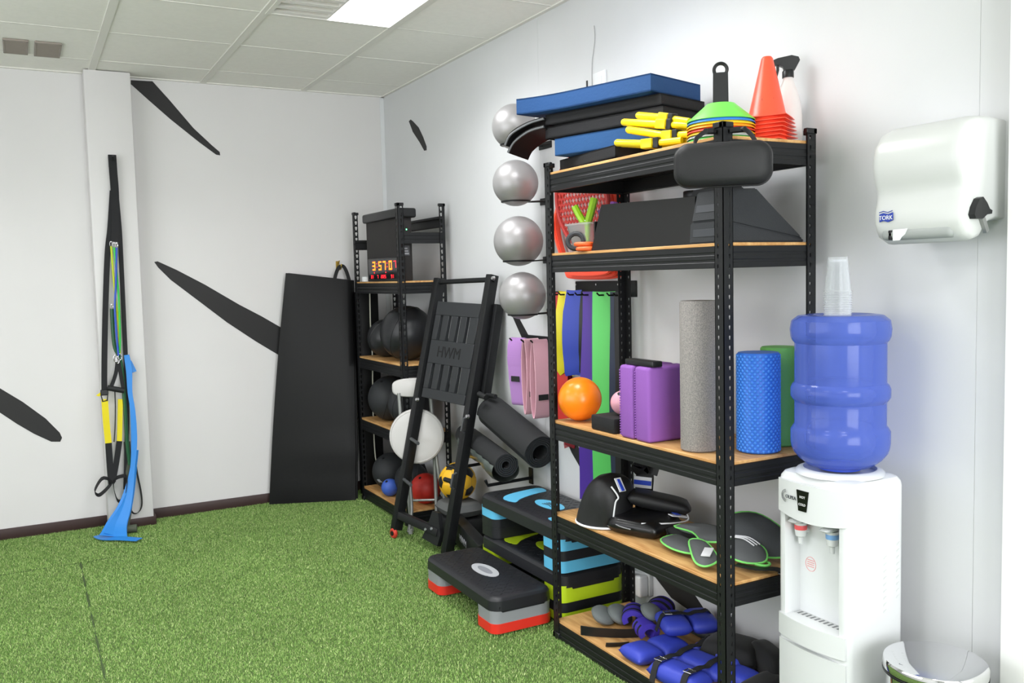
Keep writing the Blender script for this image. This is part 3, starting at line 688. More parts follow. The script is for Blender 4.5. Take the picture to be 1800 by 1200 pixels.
# ================================================================== CORNER: FOLDING MAT, SHELF CONTENTS
def leaning_mat():
    t=thing('folding_mat','large black vinyl folding mat leaning on the back wall beside the corner shelf','gym mat',(-.6,-.15,0))
    BLc,BRc,TLc,TRc=[Vector(v) for v in((-.865,-.075,.006),(-.375,-.275,.006),(-.702,-.075,1.43),(-.300,-.13,1.375))]
    nb=20; mb=12
    def P(a,h):
        p=(BLc.lerp(BRc,a)).lerp(TLc.lerp(TRc,a),h)
        p.x+=-.012*math.sin(math.pi*h)*(1-a)
        p.y+=-.018*math.sin(math.pi*h)**2*a -.012*math.exp(-((h-.22)/.06)**2)*a
        return p
    for k,nm in((0,'front_panel'),(1,'back_panel')):
        vs=[];fs=[]; off=Vector((.012,.034,0))
        for s_ in range(2):
            for i in range(nb+1):
                for j in range(mb+1):
                    h=i/nb; a=j/mb; ed=min(a,1-a,h,1-h); pull=.010*max(0,1-ed/.03)
                    base=P(a,h)+off*(k)+Vector((.012*(k),0,0))
                    vs.append(base+(Vector((0,pull*.8,0)) if s_==0 else Vector((.008,.030-pull*.8,0))))
        m_=(nb+1)*(mb+1)
        for i in range(nb):
            for j in range(mb):
                q=(i*(mb+1)+j,i*(mb+1)+j+1,(i+1)*(mb+1)+j+1,(i+1)*(mb+1)+j); fs+=[q,tuple(x+m_ for x in q[::-1])]
        for i in range(nb):
            for j in(0,mb): a=i*(mb+1)+j; c=a+mb+1; fs.append((a,c,c+m_,a+m_))
        for j in range(mb):
            for i in(0,nb): a=i*(mb+1)+j; fs.append((a,a+1,a+1+m_,a+m_))
        b_=B(); b_._add(vs,fs); b_.done(nm,BLACKV,t,sharp=1.1)
    hd=smooth_path([(-.41,-.105,1.37),(-.385,-.085,1.43),(-.36,-.07,1.462),(-.335,-.07,1.465),(-.318,-.08,1.43),(-.305,-.095,1.365)],5)
    B().ribbon(hd,(0.9,0,.2),.022,.004).done('handle',BLACKF,t)
    t=thing('wall_hook','small brass coat hook holding the handle of the folding mat','hook',(-.345,0,1.47))
    br=mat('brass',(190,160,80),.35,metal=.9)
    B().box((-.362,-.006,1.44),(-.338,0,1.50),.002,1).done('back_plate',br,t)
    B().tube(smooth_path([(-.35,-.004,1.455),(-.35,-.05,1.445),(-.35,-.075,1.462),(-.35,-.078,1.48)],5),.004,8).tube([(-.35,-.004,1.485),(-.35,-.04,1.50)],.004,8).done('prong',br,t)
leaning_mat()
def panel_behind():
    t=thing('upright_mat','black folded mat standing upright between the back wall and the corner shelf','gym mat',(-.2,-.13,0))
    B().box((-.285,-.20,.0),(-.155,-.15,1.30),.008,2).done('outer_fold',BLACKV,t); B().box((-.285,-.145,.0),(-.155,-.095,1.30),.008,2).done('inner_fold',BLACKV,t)
    tag(B().tube(smooth_path([(-.215,-.215,1.36),(-.22,-.216,1.1),(-.214,-.216,.9),(-.222,-.216,.6),(-.22,-.216,.28),(-.205,-.23,.2),(-.17,-.26,.13)],6),.004,6).done('power_cable',mat('cable_white',(222,220,205),.5)),'thin white power cable hanging behind the corner shelf','cable')
panel_behind()
# LED clock
def clock():
    o=Vector((-.3235,-.50,1.367)); xd=Vector((.002,-.48,0)); L=xd.length; M=frame(o,xd,(0,0,1))
    t=thing('led_clock','black digital clock with glowing red and orange digits on the corner shelf','clock',o)
    b_=B(); b_.M=M; b_.box((0,0,-.0175),(L,.132,0),.004,2); b_.done('case',BLACKP,t)
    b_=B(); b_.M=M; b_.box((.012,.012,-.004),(L-.012,.124,.0008)); b_.done('display_window',mat('gloss_black',(14,14,16),.12),t)
    OR=mat('led_orange',(255,120,30),.5,emit=(255,92,14),estr=6); RE=mat('led_red',(255,40,50),.5,emit=(255,24,40),estr=3.2)
    SEG={'0':'abcdef','3':'abgcd','5':'afgcd','7':'abc','2':'abged','1':'bc','6':'afgedc','9':'abgfcd'}
    def digit(ch,x,y,w,h,m,th):
        b_=B(); b_.M=M; s=w*.28
        R={'a':((0,h-th),(w,h)),'d':((0,0),(w,th)),'g':((0,h/2-th/2),(w,h/2+th/2)),'f':((0,h/2),(th,h)),'b':((w-th,h/2),(w,h)),'e':((0,0),(th,h/2)),'c':((w-th,0),(w,h/2))}
        for q in SEG[ch]:
            (a,b1),(c,d1)=R[q]; b_.box((x+a+.0008,y+b1+.0008,.0008),(x+c-.0008,y+d1-.0008,.0018))
        b_.done('digit',m,t)
    xs=[.082,.182,.250,.345]
    for ch,x in zip('3570',xs): digit(ch,x,.062,.044,.052,OR,.0095)
    for x in(.152,.316):
        for y in(.078,.098):
            b_=B(); b_.M=M; b_.box((x,y,.0008),(x+.005,y+.006,.0018)); b_.done('colon_dot',RE,t)
    digit('7',.420,.072,.032,.040,RE,.006)
    for g,x in(('01',.055),('7',.155),('2025',.215),('91',.375)):
        for k,ch in enumerate(g): digit(ch,x+k*.021,.016,.015,.020,RE,.0036)
    for x in(.105,.29):
        b_=B(); b_.M=M; b_.box((x,.046,.0008),(x+.008,.053,.0018)); b_.done('indicator',RE,t)
    b_=tag(B().box((-.33,-.43,1.366),(-.27,-.40,1.395),.002,1).done('adapter_box',WHITEP),'small white box beside the digital clock','box')
    t=thing('equipment_case','tall black case with an overhanging lid and a green light on the corner shelf','case',(-.25,-.7,1.366))
    B().box((-.303,-.965,1.366),(-.228,-.43,1.715),.006,2).done('body',mat('case_black',(34,31,31),.7),t)
    B().box((-.318,-.985,1.712),(-.205,-.405,1.765),.012,3).done('lid',BLACKP,t)
    B().box((-.262,-.967,1.645),(-.258,-.9645,1.651)).done('status_light',mat('led_green',(120,255,170),.5,emit=(90,255,150),estr=12),t)
    lb=B().box((-.278,-.9668,1.505),(-.245,-.9645,1.56)).done('label_sticker',mat('label_grey',(70,70,74),.5),t)
    for k in range(3): B().box((-.275,-.9675,1.512+.014*k),(-.250-.004*k,-.9665,1.520+.014*k)).done('print_line',mat('print_grey',(150,150,155),.5),lb)
clock()
def ball(name,c,r,m,label,cat='ball',group=None,seam=None,n=44):
    t=thing(name,label,cat,(c[0],c[1],c[2]-r),group)
    B().sphere(c,r,n).done('shell',m,t,sharp=2)
    if seam:
        b_=B(); b_.M=Matrix.Translation(c)@Matrix.Rotation(seam,4,'Z')@Matrix.Rotation(.35,4,'X')
        b_.tube([(r*math.cos(a),0,r*math.sin(a)) for a in np.linspace(0,2*math.pi,40,endpoint=False)],.003,6,closed=True); b_.done('seam',m,t)
    b_=B(); b_.cyl(Vector(c)+Vector((-.5,-.3,.81)).normalized()*r*.985,Vector(c)+Vector((-.5,-.3,.81)).normalized()*(r+.0015),.008,n=10); b_.done('valve',BLACKP if m is not BLACKP else DARKG,t)
    return t
MB_=mat('ball_black',(34,35,38),.38,bump=.15,bscale=150); MB2=mat('ball_black_matte',(40,42,45),.62,bump=.3,bscale=200)
ball('slam_ball',(-.185,-.74,.906+.158),.158,MB_,'big glossy black exercise ball on the shelf under the clock',seam=.6)
ball('slam_ball',(-.20,-.435,.906+.115),.115,MB_,'smaller black ball squeezed behind the big glossy one',seam=.2)
ball('medicine_ball',(-.20,-.47,.521+.135),.135,MB2,'matte black medicine ball beside the folding mat, on the third board',seam=1.1)
ball('medicine_ball',(-.185,-.755,.521+.130),.130,MB2,'matte black medicine ball behind the white chair back',seam=.3)
ball('medicine_ball',(-.20,-.43,.086+.112),.112,MB2,'black medicine ball with grey swoosh on the bottom board',seam=2)
ball('medicine_ball',(-.155,-.66,.086+.10),.10,MB2,'small dark medicine ball between the blue and the red ball',seam=1.4)
ball('rubber_ball',(-.270,-.60,.086+.052),.052,mat('rubber_blue',(64,98,190),.5),'blue rubber ball on the bottom board of the corner shelf')
ball('rubber_ball',(-.16,-.885,.086+.088),.088,mat('rubber_red',(186,44,36),.5),'red rubber ball on the bottom board behind the chair legs')
b_=B(); b_.M=frame((-.290,-.487,.165),(.35,-.93,0),(.3,.1,1)); b_.prism([(-.03,.018),(-.022,-.005),(0,-.016),(.03,-.012),(.004,-.004),(-.016,.012)],.0,.003,2); 
sw=b_.done('swoosh_print',mat('print_swoosh',(120,122,126),.6)); sw.parent=[o for o in bpy.data.objects if o.get('label','').startswith('black medicine ball with grey')][0]; sw.matrix_parent_inverse=INV[sw.parent.name]
# ================================================================== FOLDED INVERSION FRAME WITH SLOTTED BOARD
def hwm():
    LB,LT=Vector((-.455,-1.16,.045)),Vector((-.150,-1.14,1.375)); RB,RT=Vector((-.362,-1.605,.015)),Vector((-.05,-1.635,1.385))
    RB=RB+Vector((-.0,-.0,0))
    t=thing('bench_frame','folded black steel bench frame with slotted board leaning on the wall','exercise bench',(-.4,-1.4,0))
    up=(LT-LB).normalized(); wv=(RT-LT).normalized(); wv=(wv-up*wv.dot(up)).normalized(); nv=wv.cross(up)  # nv points to camera side
    def rail(a,b_,nm='rail'):
        q=B(); q.M=frame(a,wv,b_-a); L=(b_-a).length; q.box((-.021,0,-.03),(.021,L,.022),.003,2); return q.done(nm,BLACKM,t)
    rl=rail(LB,LT); r2=rail(RB,RT)
    def at(f,a): return (LB+(LT-LB)*f)+((RB+(RT-RB)*f)-(LB+(LT-LB)*f))*a
    B().cyl(at(.985,.03),at(.985,.97),.013,n=14).done('top_bar',BLACKM,t)
    for f in(.06,):
        q=B(); a=at(f,0);c=at(f,.82); q.M=frame(a,c-a,up); q.box((0,-.02,-.02),((c-a).length,.02,.02),.003,2); q.done('cross_bar',BLACKM,t)
    # slotted board: strips between the slots
    f0,f1=.528,.905; o=at(f0,.115); L=(at(f1,.115)-o).length; W=(at(f0,.90)-o).length
    M=frame(o+nv*.012,wv,up); hh=.010
    W0=W
    bd=B(); bd.M=M
    def slab(x0,y0,x1,y1): bd.box((x0*W,y0*L,-hh),(x1*W,y1*L,hh),.002,1)
    rows=[(.10,.36),(.60,.86)]; cols=[(.12,.19),(.33,.40),(.54,.61),(.75,.82)]
    slab(0,0,1,.10); slab(0,.36,1,.60); slab(0,.86,1,1)
    for a,b_ in rows:
        e=[0]+[v for c in cols for v in c]+[1]
        for k in range(0,len(e),2): slab(e[k],a,e[k+1],b_)
    board=bd.done('slotted_board',DARKG,t)
    text('lettering','HWM',.082,M@Matrix.Translation((W*.47,L*.48,hh+.0005)),mat('engraved_black',(14,14,15),.7),board,ext=.001,sxy=(1.0,1))
    # side plates, bolts, pegs
    for f,a in((.515,.06),(.49,1.0),(.985,1.0)):
        p=at(f,a)+nv*.022; B().cyl(p,p+nv*.012,.012,.008,12).done('bolt',BOLT,t)
    for f in(.36,.20):
        p=at(f,.04)+nv*.015; B().cyl(p,p+nv*.03+wv*.115-up*.01,.009,n=12).done('peg',mat('peg_grey',(66,68,70),.5),t)
    for f in(.30,.25):
        p=at(f,.93); B().cyl(p-wv*.0,p-wv*.09+nv*.0,.012 if f<.28 else .009,n=12).done('roller_peg',BLACKP,t)
    for f in(.575,):
        p=at(f,1.05); B().cyl(p,p+wv*.06-up*.012,.014,n=12).done('grip',BLACKR,t); p=p-nv*.05; B().cyl(p,p+wv*.07,.012,n=12).done('grip',BLACKR,t)
    # rear struts (second leg folded behind)
    for a in(.1,1.0):
        p0=at(.90,a)-nv*.050; p1=at(.56,a)-nv*.060
        q=B(); q.M=frame(p1,wv,p0-p1); q.box((-.018,0,-.024),(.018,(p0-p1).length,.024),.003,2); q.done('rear_strut',BLACKM,t)
    # foot assembly with bracket and wheel
    q=B(); q.M=frame(at(.055,.66),wv,up); q.prism([(-.05,-.05),(.09,-.06),(.10,.0),(.05,.10),(.0,.10),(-.02,.02)],-.012,.012,2); br=q.done('corner_bracket',BLACKM,t)
    for dx,dy in((-.02,.0),(.03,.015)):
        p=at(.055,.66)+wv*dx+up*dy+nv*.012; B().cyl(p,p+nv*.012,.011,.007,12).done('bolt',BOLT,t)
    w0=Vector((-.468,-1.165,.030)); 
    wh=B(); wh.M=frame(w0,nv.cross(Vector((0,0,1))),(0,0,1)); 
    wh.tube([(.018*math.cos(a),.018*math.sin(a),0) for a in np.linspace(0,2*math.pi,20,endpoint=False)],.011,8,closed=True); whe=wh.done('wheel',mat('wheel_red',(196,60,44),.5),t)
    ax=B(); ax.M=frame(w0,nv.cross(Vector((0,0,1))),(0,0,1)); ax.cyl((0,0,-.014),(0,0,.018),.012,n=14); ax.done('wheel_hub',BLACKP,whe)
    ax=B(); ax.M=frame(w0,nv.cross(Vector((0,0,1))),(0,0,1)); ax.cyl((0,0,.018),(0,0,.022),.006,n=12); ax.done('axle_bolt',BOLT,whe)
    # low base beam lying towards the steps, with raised lettering plate
    q=B(); a=Vector((-.17,-1.10,.10)); c=Vector((-.30,-1.90,.055)); q.M=frame(a,c-a,(0,0,1)); q.box((0,-.05,-.03),((c-a).length,.075,.03),.006,2); bs=q.done('base_beam',BLACKM,t)
    text('lettering','HWM',.05,frame(a+(c-a)*.70+Vector((-.033,.006,.012)),c-a,(0,0,1)),mat('print_grey',(150,150,155),.5),bs)
    for f in(.35,.55):  # bent handles on the near rail
        p=at(f-.12,.99)+nv*.024; B().tube([p,p+nv*.02+up*.01,p+nv*.02+up*.07,p+up*.08],.006,8).done('wire_handle',mat('peg_grey',(66,68,70),.5),t)
hwm()
# ================================================================== WHITE FOLDING CHAIR
def chair():
    t=thing('folding_chair','white folding chair with round padded seat folded behind the bench frame','chair',(-.32,-1.13,0))
    CW=mat('chair_white',(190,188,186),.5)
    nrm=Vector((-.47,-.88,.0)); xd=Vector((.88,-.47,0)); ud=Vector((.0,.10,1))
    c=Vector((-.302,-1.125,.528)); M=frame(c,xd,ud)
    q=B(); q.M=M; q.lathe([(0,-.022),(.135,-.022),(.146,-.016),(.149,0),(.146,.014),(.135,.020),(.10,.023),(0,.024)],(0,0,0),48); st=q.done('seat',CW,t)
    q=B(); q.M=M; q.tube([(.138*math.cos(a),.138*math.sin(a),.0195) for a in np.linspace(0,2*math.pi,48,endpoint=False)],.002,6,closed=True); q.done('piping',CW,st)
    M2=frame(Vector((-.272,-1.07,.785)),xd,ud); q=B(); q.M=M2
    P=[]
    for i in range(40):
        a=2*math.pi*i/40; P.append((.135*(1 if math.cos(a)>0 else -1)*abs(math.cos(a))**.8,.052*(1 if math.sin(a)>0 else -1)*abs(math.sin(a))**.55))
    n=len(P); vs=[];L=[(.90,-.02),(.98,-.016),(1,-.006),(1,.006),(.98,.016),(.90,.02)]
    for s_,z in L:
        for x,y in P: vs.append((x*s_,y*(s_ if s_==1 else s_-.02)+.0*x,z-.6*x*x))
    fs=[]
    for i in range(len(L)-1):
        for j in range(n): fs.append((i*n+j,i*n+(j+1)%n,(i+1)*n+(j+1)%n,(i+1)*n+j))
    fs+=[tuple(range(n))[::-1],tuple(range((len(L)-1)*n,len(L)*n))]
    q._add(vs,fs); bk=q.done('backrest',CW,t,sharp=1.2)
    g=lambda x,z,dy=0:c+xd*x+ud*z*1.0-nrm.normalized()*dy
    for x in(-.085,.085):
        B().tube(smooth_path([g(x,.23,.03),g(x,.0,.045),g(x*.9,-.3,.06),g(x*.82,-.515,.05)]),.010,10).done('leg',GREYT,t)
    for x in(-.06,.10):
        B().tube(smooth_path([g(x*.9,.0,.03),g(x,-.2,.03),g(x+(.03 if x>0 else 0),-.40,.03),g(x+(.02 if x>0 else -.02),-.515,.0)]),.010,10).done('leg',GREYT,t)
    B().tube([g(-.075,-.36,.06),g(.075,-.36,.06)],.007,8).done('stretcher',GREYT,t)
    for x in(-.07,.07):
        for dy in(0,.05):
            p=g(x,-.50,dy); B().cyl((p.x,p.y,.004),(p.x,p.y,.03),.013,n=12).done('foot',mat('foot_grey',(150,152,146),.6),t)
chair()
# ================================================================== SOCCER BALL
def soccer():
    c=Vector((-.16,-1.325,.300)); r=.100
    t=thing('soccer_ball','yellow and black soccer ball sitting behind the black bench frame','ball',c-Vector((0,0,r)))
    ph=(1+5**.5)/2; V=[]
    for a in(-1,1):
        for b_ in(-ph,ph): V+= [Vector((0,a,b_)),Vector((a,b_,0)),Vector((b_,0,a))]
    V=[v.normalized() for v in V]; R=Matrix.Rotation(.5,3,'X')@Matrix.Rotation(.9,3,'Z'); V=[R@v for v in V]
    YL=mat('soccer_yellow',(236,182,40),.4); BK=mat('soccer_black',(26,26,30),.4)
    el=min((V[0]-v).length for v in V[1:])
    adj=[[j for j in range(12) if j!=i and (V[i]-V[j]).length<el*1.05] for i in range(12)]
    def patch(poly,m,nm):
        cc=sum(poly,Vector())/len(poly); n=len(poly); K=4; b_=B(); vs=[cc.normalized()*(r+.0002)];fs=[]
        for k in range(1,K+1):
            for i in range(n):
                for s_ in range(K):
                    p=poly[i].lerp(poly[(i+1)%n],s_/K); q=cc.lerp(p,k/K*.985).normalized()*(r+(.0002 if k<K else -.0022)); vs.append(q)
        m_=n*K
        for i in range(m_): fs.append((0,1+i,1+(i+1)%m_))
        for k in range(K-1):
            for i in range(m_): a=1+k*m_; fs.append((a+i,a+m_+i,a+m_+(i+1)%m_,a+(i+1)%m_))
        b_.M=Matrix.Translation(c); b_._add(vs,fs); b_.done(nm,m,t,sharp=1.2)
    def order(pts,cn):
        x=(pts[0]-cn*pts[0].dot(cn)).normalized(); y=cn.cross(x); return sorted(pts,key=lambda p:math.atan2(p.dot(y),p.dot(x)))
    for i in range(12): patch(order([V[i].lerp(V[j],1/3) for j in adj[i]],V[i]),BK,'pentagon_patch')
    for i in range(12):
        for j in adj[i]:
            for k in adj[j]:
                if i<j<k and k in adj[i]:
                    pts=[V[a].lerp(V[b_],1/3) for a,b_ in((i,j),(j,i),(j,k),(k,j),(k,i),(i,k))]; patch(order(pts,(V[i]+V[j]+V[k]).normalized()),YL,'hexagon_patch')
    B().sphere(c,r-.0025,32).done('bladder',BK,t,sharp=2)
    # what it sits on: a grey folded bag
    t=thing('folded_bag','grey folded bag on a black box supporting the soccer ball','bag',(-.16,-1.33,0))
    B().box((-.26,-1.46,0),(-.05,-1.20,.12),.012,2).done('box',BLACKR,t)
    B().pillow((-.155,-1.33,.162),.10,.125,.042,12).done('bag_cloth',mat('bag_grey',(96,98,98),.8),t)
soccer()
# ================================================================== ROLLED YOGA MATS ON WALL HOOKS
def roll(a,b_,r,label,m,core):
    a=Vector(a); b_=Vector(b_); t=thing('yoga_mat',label,'yoga mat',((a+b_)/2-Vector((0,0,r))),'rolled black yoga mats on the wall')
    L=(b_-a).length; T=(b_-a).normalized(); x=T.orthogonal().normalized(); y=T.cross(x)
    n=int(36*(r-core)/.012)+24; turns=(r-core)/.009
    vs=[];fs=[]; k=0
    for i in range(n+1):
        f=i/n; ang=2*math.pi*turns*f; rad=core+(r-core)*f
        for rr_ in(rad-.0036,rad+.0036):
            v=(x*math.cos(ang)+y*math.sin(ang))*rr_; vs+=[a+v,b_+v]
    for i in range(n):
        p=i*4;q=p+4; fs+=[(p,p+1,q+1,q),(p+2,q+2,q+3,p+3),(p,q,q+2,p+2),(p+1,p+3,q+3,q+1)]
    q=B(); q._add(vs,fs); q.done('rolled_sheet',m,t,sharp=1.0)
    return t
YM=mat('yoga_black',(36,37,39),.75,bump=.25,bscale=400)
t1=roll((-.087,-1.60,.700),(-.092,-2.09,.570),.080,'thicker rolled black yoga mat nearest the shelf post',YM,.036)
t2=roll((-.10,-1.31,.545),(-.213,-1.98,.508),.056,'thinner rolled black yoga mat in front of the thicker one',YM,.016)
# wrapper film under the smaller mat, hooks
def wrap():
    t=thing('mat_cover','crumpled dark translucent cover sagging beneath the thinner yoga mat','cover',(-.25,-1.75,.43))
    a=Vector((-.105,-1.36,.541)); b_=Vector((-.211,-1.97,.508)); T=(b_-a).normalized(); X=T.cross(Vector((0,0,1))).normalized(); U=X.cross(T)
    vs=[];fs=[];nn=16;mm=14
    for i in range(nn+1):
        f=i/nn
        for j in range(mm+1):
            g=j/mm; an=math.pi*(1.0+1.0*g); rad=.061+.030*math.sin(math.pi*g)*(.7+.3*math.sin(f*9))+.004*math.sin(37*f+11*g)
            vs.append(a.lerp(b_,f)+X*math.cos(an)*rad+U*math.sin(an)*rad)
    for i in range(nn):
        for j in range(mm): q=i*(mm+1)+j; fs.append((q,q+1,q+mm+2,q+mm+1))
    q=B(); q._add(vs,fs); q.done('film',mat('film_dark',(92,100,96),.3,spec=.6),t,sharp=1.4)
    for y,z in((-1.52,.425),(-1.84,.395)):
        h=thing('mat_hook','black wall hook carrying the yoga mats, '+('farther one' if y>-1.8 else 'nearer one'),'hook',(0,y,z),'hooks under the yoga mats')
        B().box((-.006,y-.02,z-.03),(0,y+.02,z+.05),.002,1).done('plate',BLACKM,h)
        B().tube([(-.004,y,z),(-.24,y,z-.006),(-.252,y,z+.02)],.008,10).done('arm',BLACKM,h)
wrap()
# ================================================================== AEROBIC STEPS
DECK=mat('step_black',(29,30,34),.42,bump=.15,bscale=250)
def deck(x0,x1,y0,y1,ztop,t,th=.05,inlay=None,knob=True):
    d_=loft([(rrect(x0+.006,x1-.006,y0+.006,y1-.006,.04),ztop-th),(rrect(x0,x1,y0,y1,.045),ztop-th+.004),(rrect(x0+.002,x1-.002,y0+.002,y1-.002,.045),ztop-.014),(rrect(x0+.008,x1-.008,y0+.008,y1-.008,.043),ztop-.005),(rrect(x0+.018,x1-.018,y0+.018,y1-.018,.036),ztop)]).done('deck',DECK,t,sharp=.5)
    # anti-slip ribs
    b_=B(); 
    for i in range(9):
        for j in range(20):
            xx=x0+.035+(x1-x0-.07)*i/8; yy=y0+.04+(y1-y0-.08)*j/19
            if inlay and ((xx-(x0+x1)/2)/.06)**2+((yy-(y0+y1)/2)/.12)**2<1: continue
            s_=1 if (i+j)%2 else -1
            b_.prism([(xx-.008,yy-.006*s_-.0015),(xx-.008,yy-.006*s_+.0015),(xx+.008,yy+.006*s_+.0015),(xx+.008,yy+.006*s_-.0015)],ztop-.0005,ztop+.0008,2)
    k=b_.done('grip_ribs',DECK,d_); k['kind']='stuff'
    return d_
def riser(x0,x1,y0,y1,z0,z1,m,t,name='riser',notch=True,end=-1):
    # end block of a step, with a notch cut in the middle of its top edge
    b_=loft([(rrect(x0,x1,y0,y1,.035),z0),(rrect(x0,x1,y0,y1,.035),z1)])
    o=b_.done(name,m,t,sharp=.5)
    return o
LIME=mat('step_lime',(186,214,34),.4); SKY=mat('step_blue',(96,186,226),.4); SGREY=mat('step_grey',(140,142,146),.45); SRED=mat('step_red',(218,48,36),.4)
def ellipse(cx,cy,rx,ry,n=28,rot=0): return [(cx+rx*math.cos(2*math.pi*k/n),cy+ry*math.sin(2*math.pi*k/n)) for k in range(n)]
def crescent(cx,cy,s):  # curved wedge inlay
    P=[]
    for k in range(15): a=math.radians(35+110*k/14); P.append((cx+.13*s*math.cos(a),cy+.10*math.sin(a)))
    for k in range(15): a=math.radians(145-110*k/14); P.append((cx+.09*s*math.cos(a)-.0,cy-.035+.07*math.sin(a)))
    return P
def notch_tabs(x0,x1,y,z,m,t,out=-1):
    pass
# front step: grey and red risers
y0,y1=-2.625,-1.965
t=thing('aerobic_step','black aerobic step with grey and red risers, alone in front of the stack','aerobic step',(-.49,-2.3,0),'aerobic step platforms')
dk=deck(-.63,-.355,y0,y1,.152,t,.055)
for a,b_ in((y0+.003,y0+.16),(y1-.16,y1-.003)):
    riser(-.627,-.358,a,b_,.012,.050,SRED,t); riser(-.625,-.36,a+.001,b_-.001,.050,.088,SGREY,t); 
    B().prism([(-.60,.118),(-.60,.108),(-.585,.094),(-.40,.094),(-.385,.108),(-.385,.118)],a-.001 if a<-2.3 else b_-.02,a+.02 if a<-2.3 else b_+.001,1).done('deck_tab',DECK,dk)
    riser(-.626,-.359,a+.0005,b_-.0005,.088,.105,SGREY,t,'riser_lip')
B().prism(ellipse(-.4925,-2.295,.042,.098),.1515,.1530,2).done('oval_badge',mat('badge_grey',(176,178,182),.4),t)
B().prism(ellipse(-.4925,-2.295,.018,.06),.153,.1533,2).done('badge_print',mat('badge_dark',(130,132,138),.5),t)
# stack by the wall
def stacked(z0,ztop,cols,x0,x1,y0,y1,col,label,inl):
    t=thing('aerobic_step',label,'aerobic step',((x0+x1)/2,(y0+y1)/2,z0),'aerobic step platforms')
    dk=deck(x0,x1,y0,y1,ztop,t,.062,inlay=True)
    zz=z0; hs=(ztop-.05-z0)
    for m,fr in cols:
        z1=zz+hs*fr
        for k_,(a,b_) in enumerate(((y0+.002,y0+.15),(y1-.15,y1-.002))):
            riser(x0+.002,x1-.002,a,b_,zz+.0005,z1,m if (k_==0 or zz>z0+hs*.5) else DECK,t)
        zz=z1
    xm=(x0+x1)/2; ym=(y0+y1)/2
    for a,s_ in((y0-.0005,1),(y1+.0005,-1)):
        B().prism([(x0+.05,ztop-.046),(x0+.06,ztop-.066),(x1-.06,ztop-.066),(x1-.05,ztop-.046)],min(a,a+.02*s_),max(a,a+.02*s_),1).done('deck_tab',DECK,dk)
    B().prism(ellipse(xm,ym-.02,.045,.10),ztop-.0003,ztop+.0012,2).done('oval_badge',col,t)
    P=[(xm+.115,ym+.20),(xm+.115,ym+.27),(xm+.02,ym+.262),(xm-.07,ym+.235),(xm-.115,ym+.19),(xm-.12,ym+.14),(xm-.10,ym+.10),(xm-.06,ym+.135),(xm,ym+.165),(xm+.06,ym+.185)]
    B().prism([(q.x,q.y) for q in smooth_path([(a,b_,0) for a,b_ in P],4,closed=True)],ztop-.0003,ztop+.0012,2).done('curved_inlay',col,t)
    P=[(xm-.115,ym-.20),(xm-.115,ym-.27),(xm-.02,ym-.262),(xm+.07,ym-.235),(xm+.115,ym-.19),(xm+.05,ym-.215),(xm-.05,ym-.215)]
    B().prism([(q.x,q.y) for q in smooth_path([(a,b_,0) for a,b_ in P],4,closed=True)],ztop-.0003,ztop+.0012,2).done('curved_inlay',col,t)
    if inl:
        b_=B()
        for k in range(4): b_.tube(smooth_path([(xm-.018+.011*k,ym-.06+.01*k,ztop+.0014),(xm-.01+.011*k,ym-.03,ztop+.0014),(xm-.02+.011*k,ym+.01,ztop+.0014)],4),.0018,5)
        b_.done('badge_print',DECAL,t)
SX0,SX1,SY0,SY1=-.345,-.030,-2.655,-1.95
stacked(.012,.205,[(LIME,.24),(DECK,.28),(LIME,.48)],SX0,SX1,SY0,SY1,LIME,'black aerobic step with lime green inlays, lower one in the wall stack',False)
stacked(.2065,.392,[(SKY,.35),(DECK,.30),(SKY,.35)],SX0,SX1,SY0,SY1,SKY,'black aerobic step with sky blue inlays on top of the wall stack',True)
# ================================================================== SUSPENSION STRAPS AND BANDS ON THE COLUMN
def strap(name,t,pts,w,m,wd=(1,0,0),th=.003,n=5): return B().ribbon(smooth_path(pts,n),wd,w,th).done(name,m,t,sharp=1.2)
SBK=mat('webbing_black',(26,26,29),.75,bump=.3,bscale=600); SYE=mat('webbing_yellow',(226,208,32),.7,bump=.3,bscale=600)
def Yo(pts,dy): return [(p[0],p[1]+dy,p[2]) for p in pts]
hk=thing('column_hook','black hook on the column carrying straps and bands','hook',(-1.655,-.131,2.08))
B().box((-1.675,-.137,2.03),(-1.635,-.131,2.10),.002,1).done('plate',BLACKM,hk); B().tube([(-1.655,-.133,2.07),(-1.655,-.185,2.066),(-1.655,-.195,2.085)],.006,8).done('arm',BLACKM,hk)
t=thing('suspension_trainer','black and yellow suspension trainer straps hanging on the white column','suspension strap',(-1.7,-.15,.2)); TRX=t
strap('main_strap',t,[(-1.657,-.165,2.095),(-1.656,-.168,2.0),(-1.654,-.168,1.885),(-1.660,-.166,1.70),(-1.668,-.165,1.62)],[.042]*21,SBK)
strap('left_strap',t,[(-1.664,-.163,1.90),(-1.686,-.162,1.70),(-1.709,-.162,1.541),(-1.738,-.162,1.196),(-1.757,-.162,.913),(-1.764,-.165,.775)],.030,SBK)
strap('right_strap',t,[(-1.647,-.163,1.90),(-1.640,-.162,1.70),(-1.640,-.162,1.541),(-1.643,-.162,1.192),(-1.646,-.162,.905),(-1.652,-.162,.68),(-1.668,-.16,.422),(-1.683,-.16,.23)],.024,SBK)
B().tube([(-1.782,-.178,.775),(-1.748,-.178,.775),(-1.752,-.178,.745),(-1.775,-.178,.74)],.004,8,closed=True).done('ring',BLACKM,t)
B().box((-1.784,-.180,.775),(-1.744,-.168,.805),.003,1).done('strap_adjuster',BLACKP,t)
strap('yellow_strap',t,[(-1.765,-.175,.752),(-1.763,-.176,.612),(-1.758,-.176,.505)],.034,SYE)
strap('yellow_strap',t,[(-1.685,-.175,.745),(-1.695,-.176,.60),(-1.702,-.176,.51)],.026,SYE)
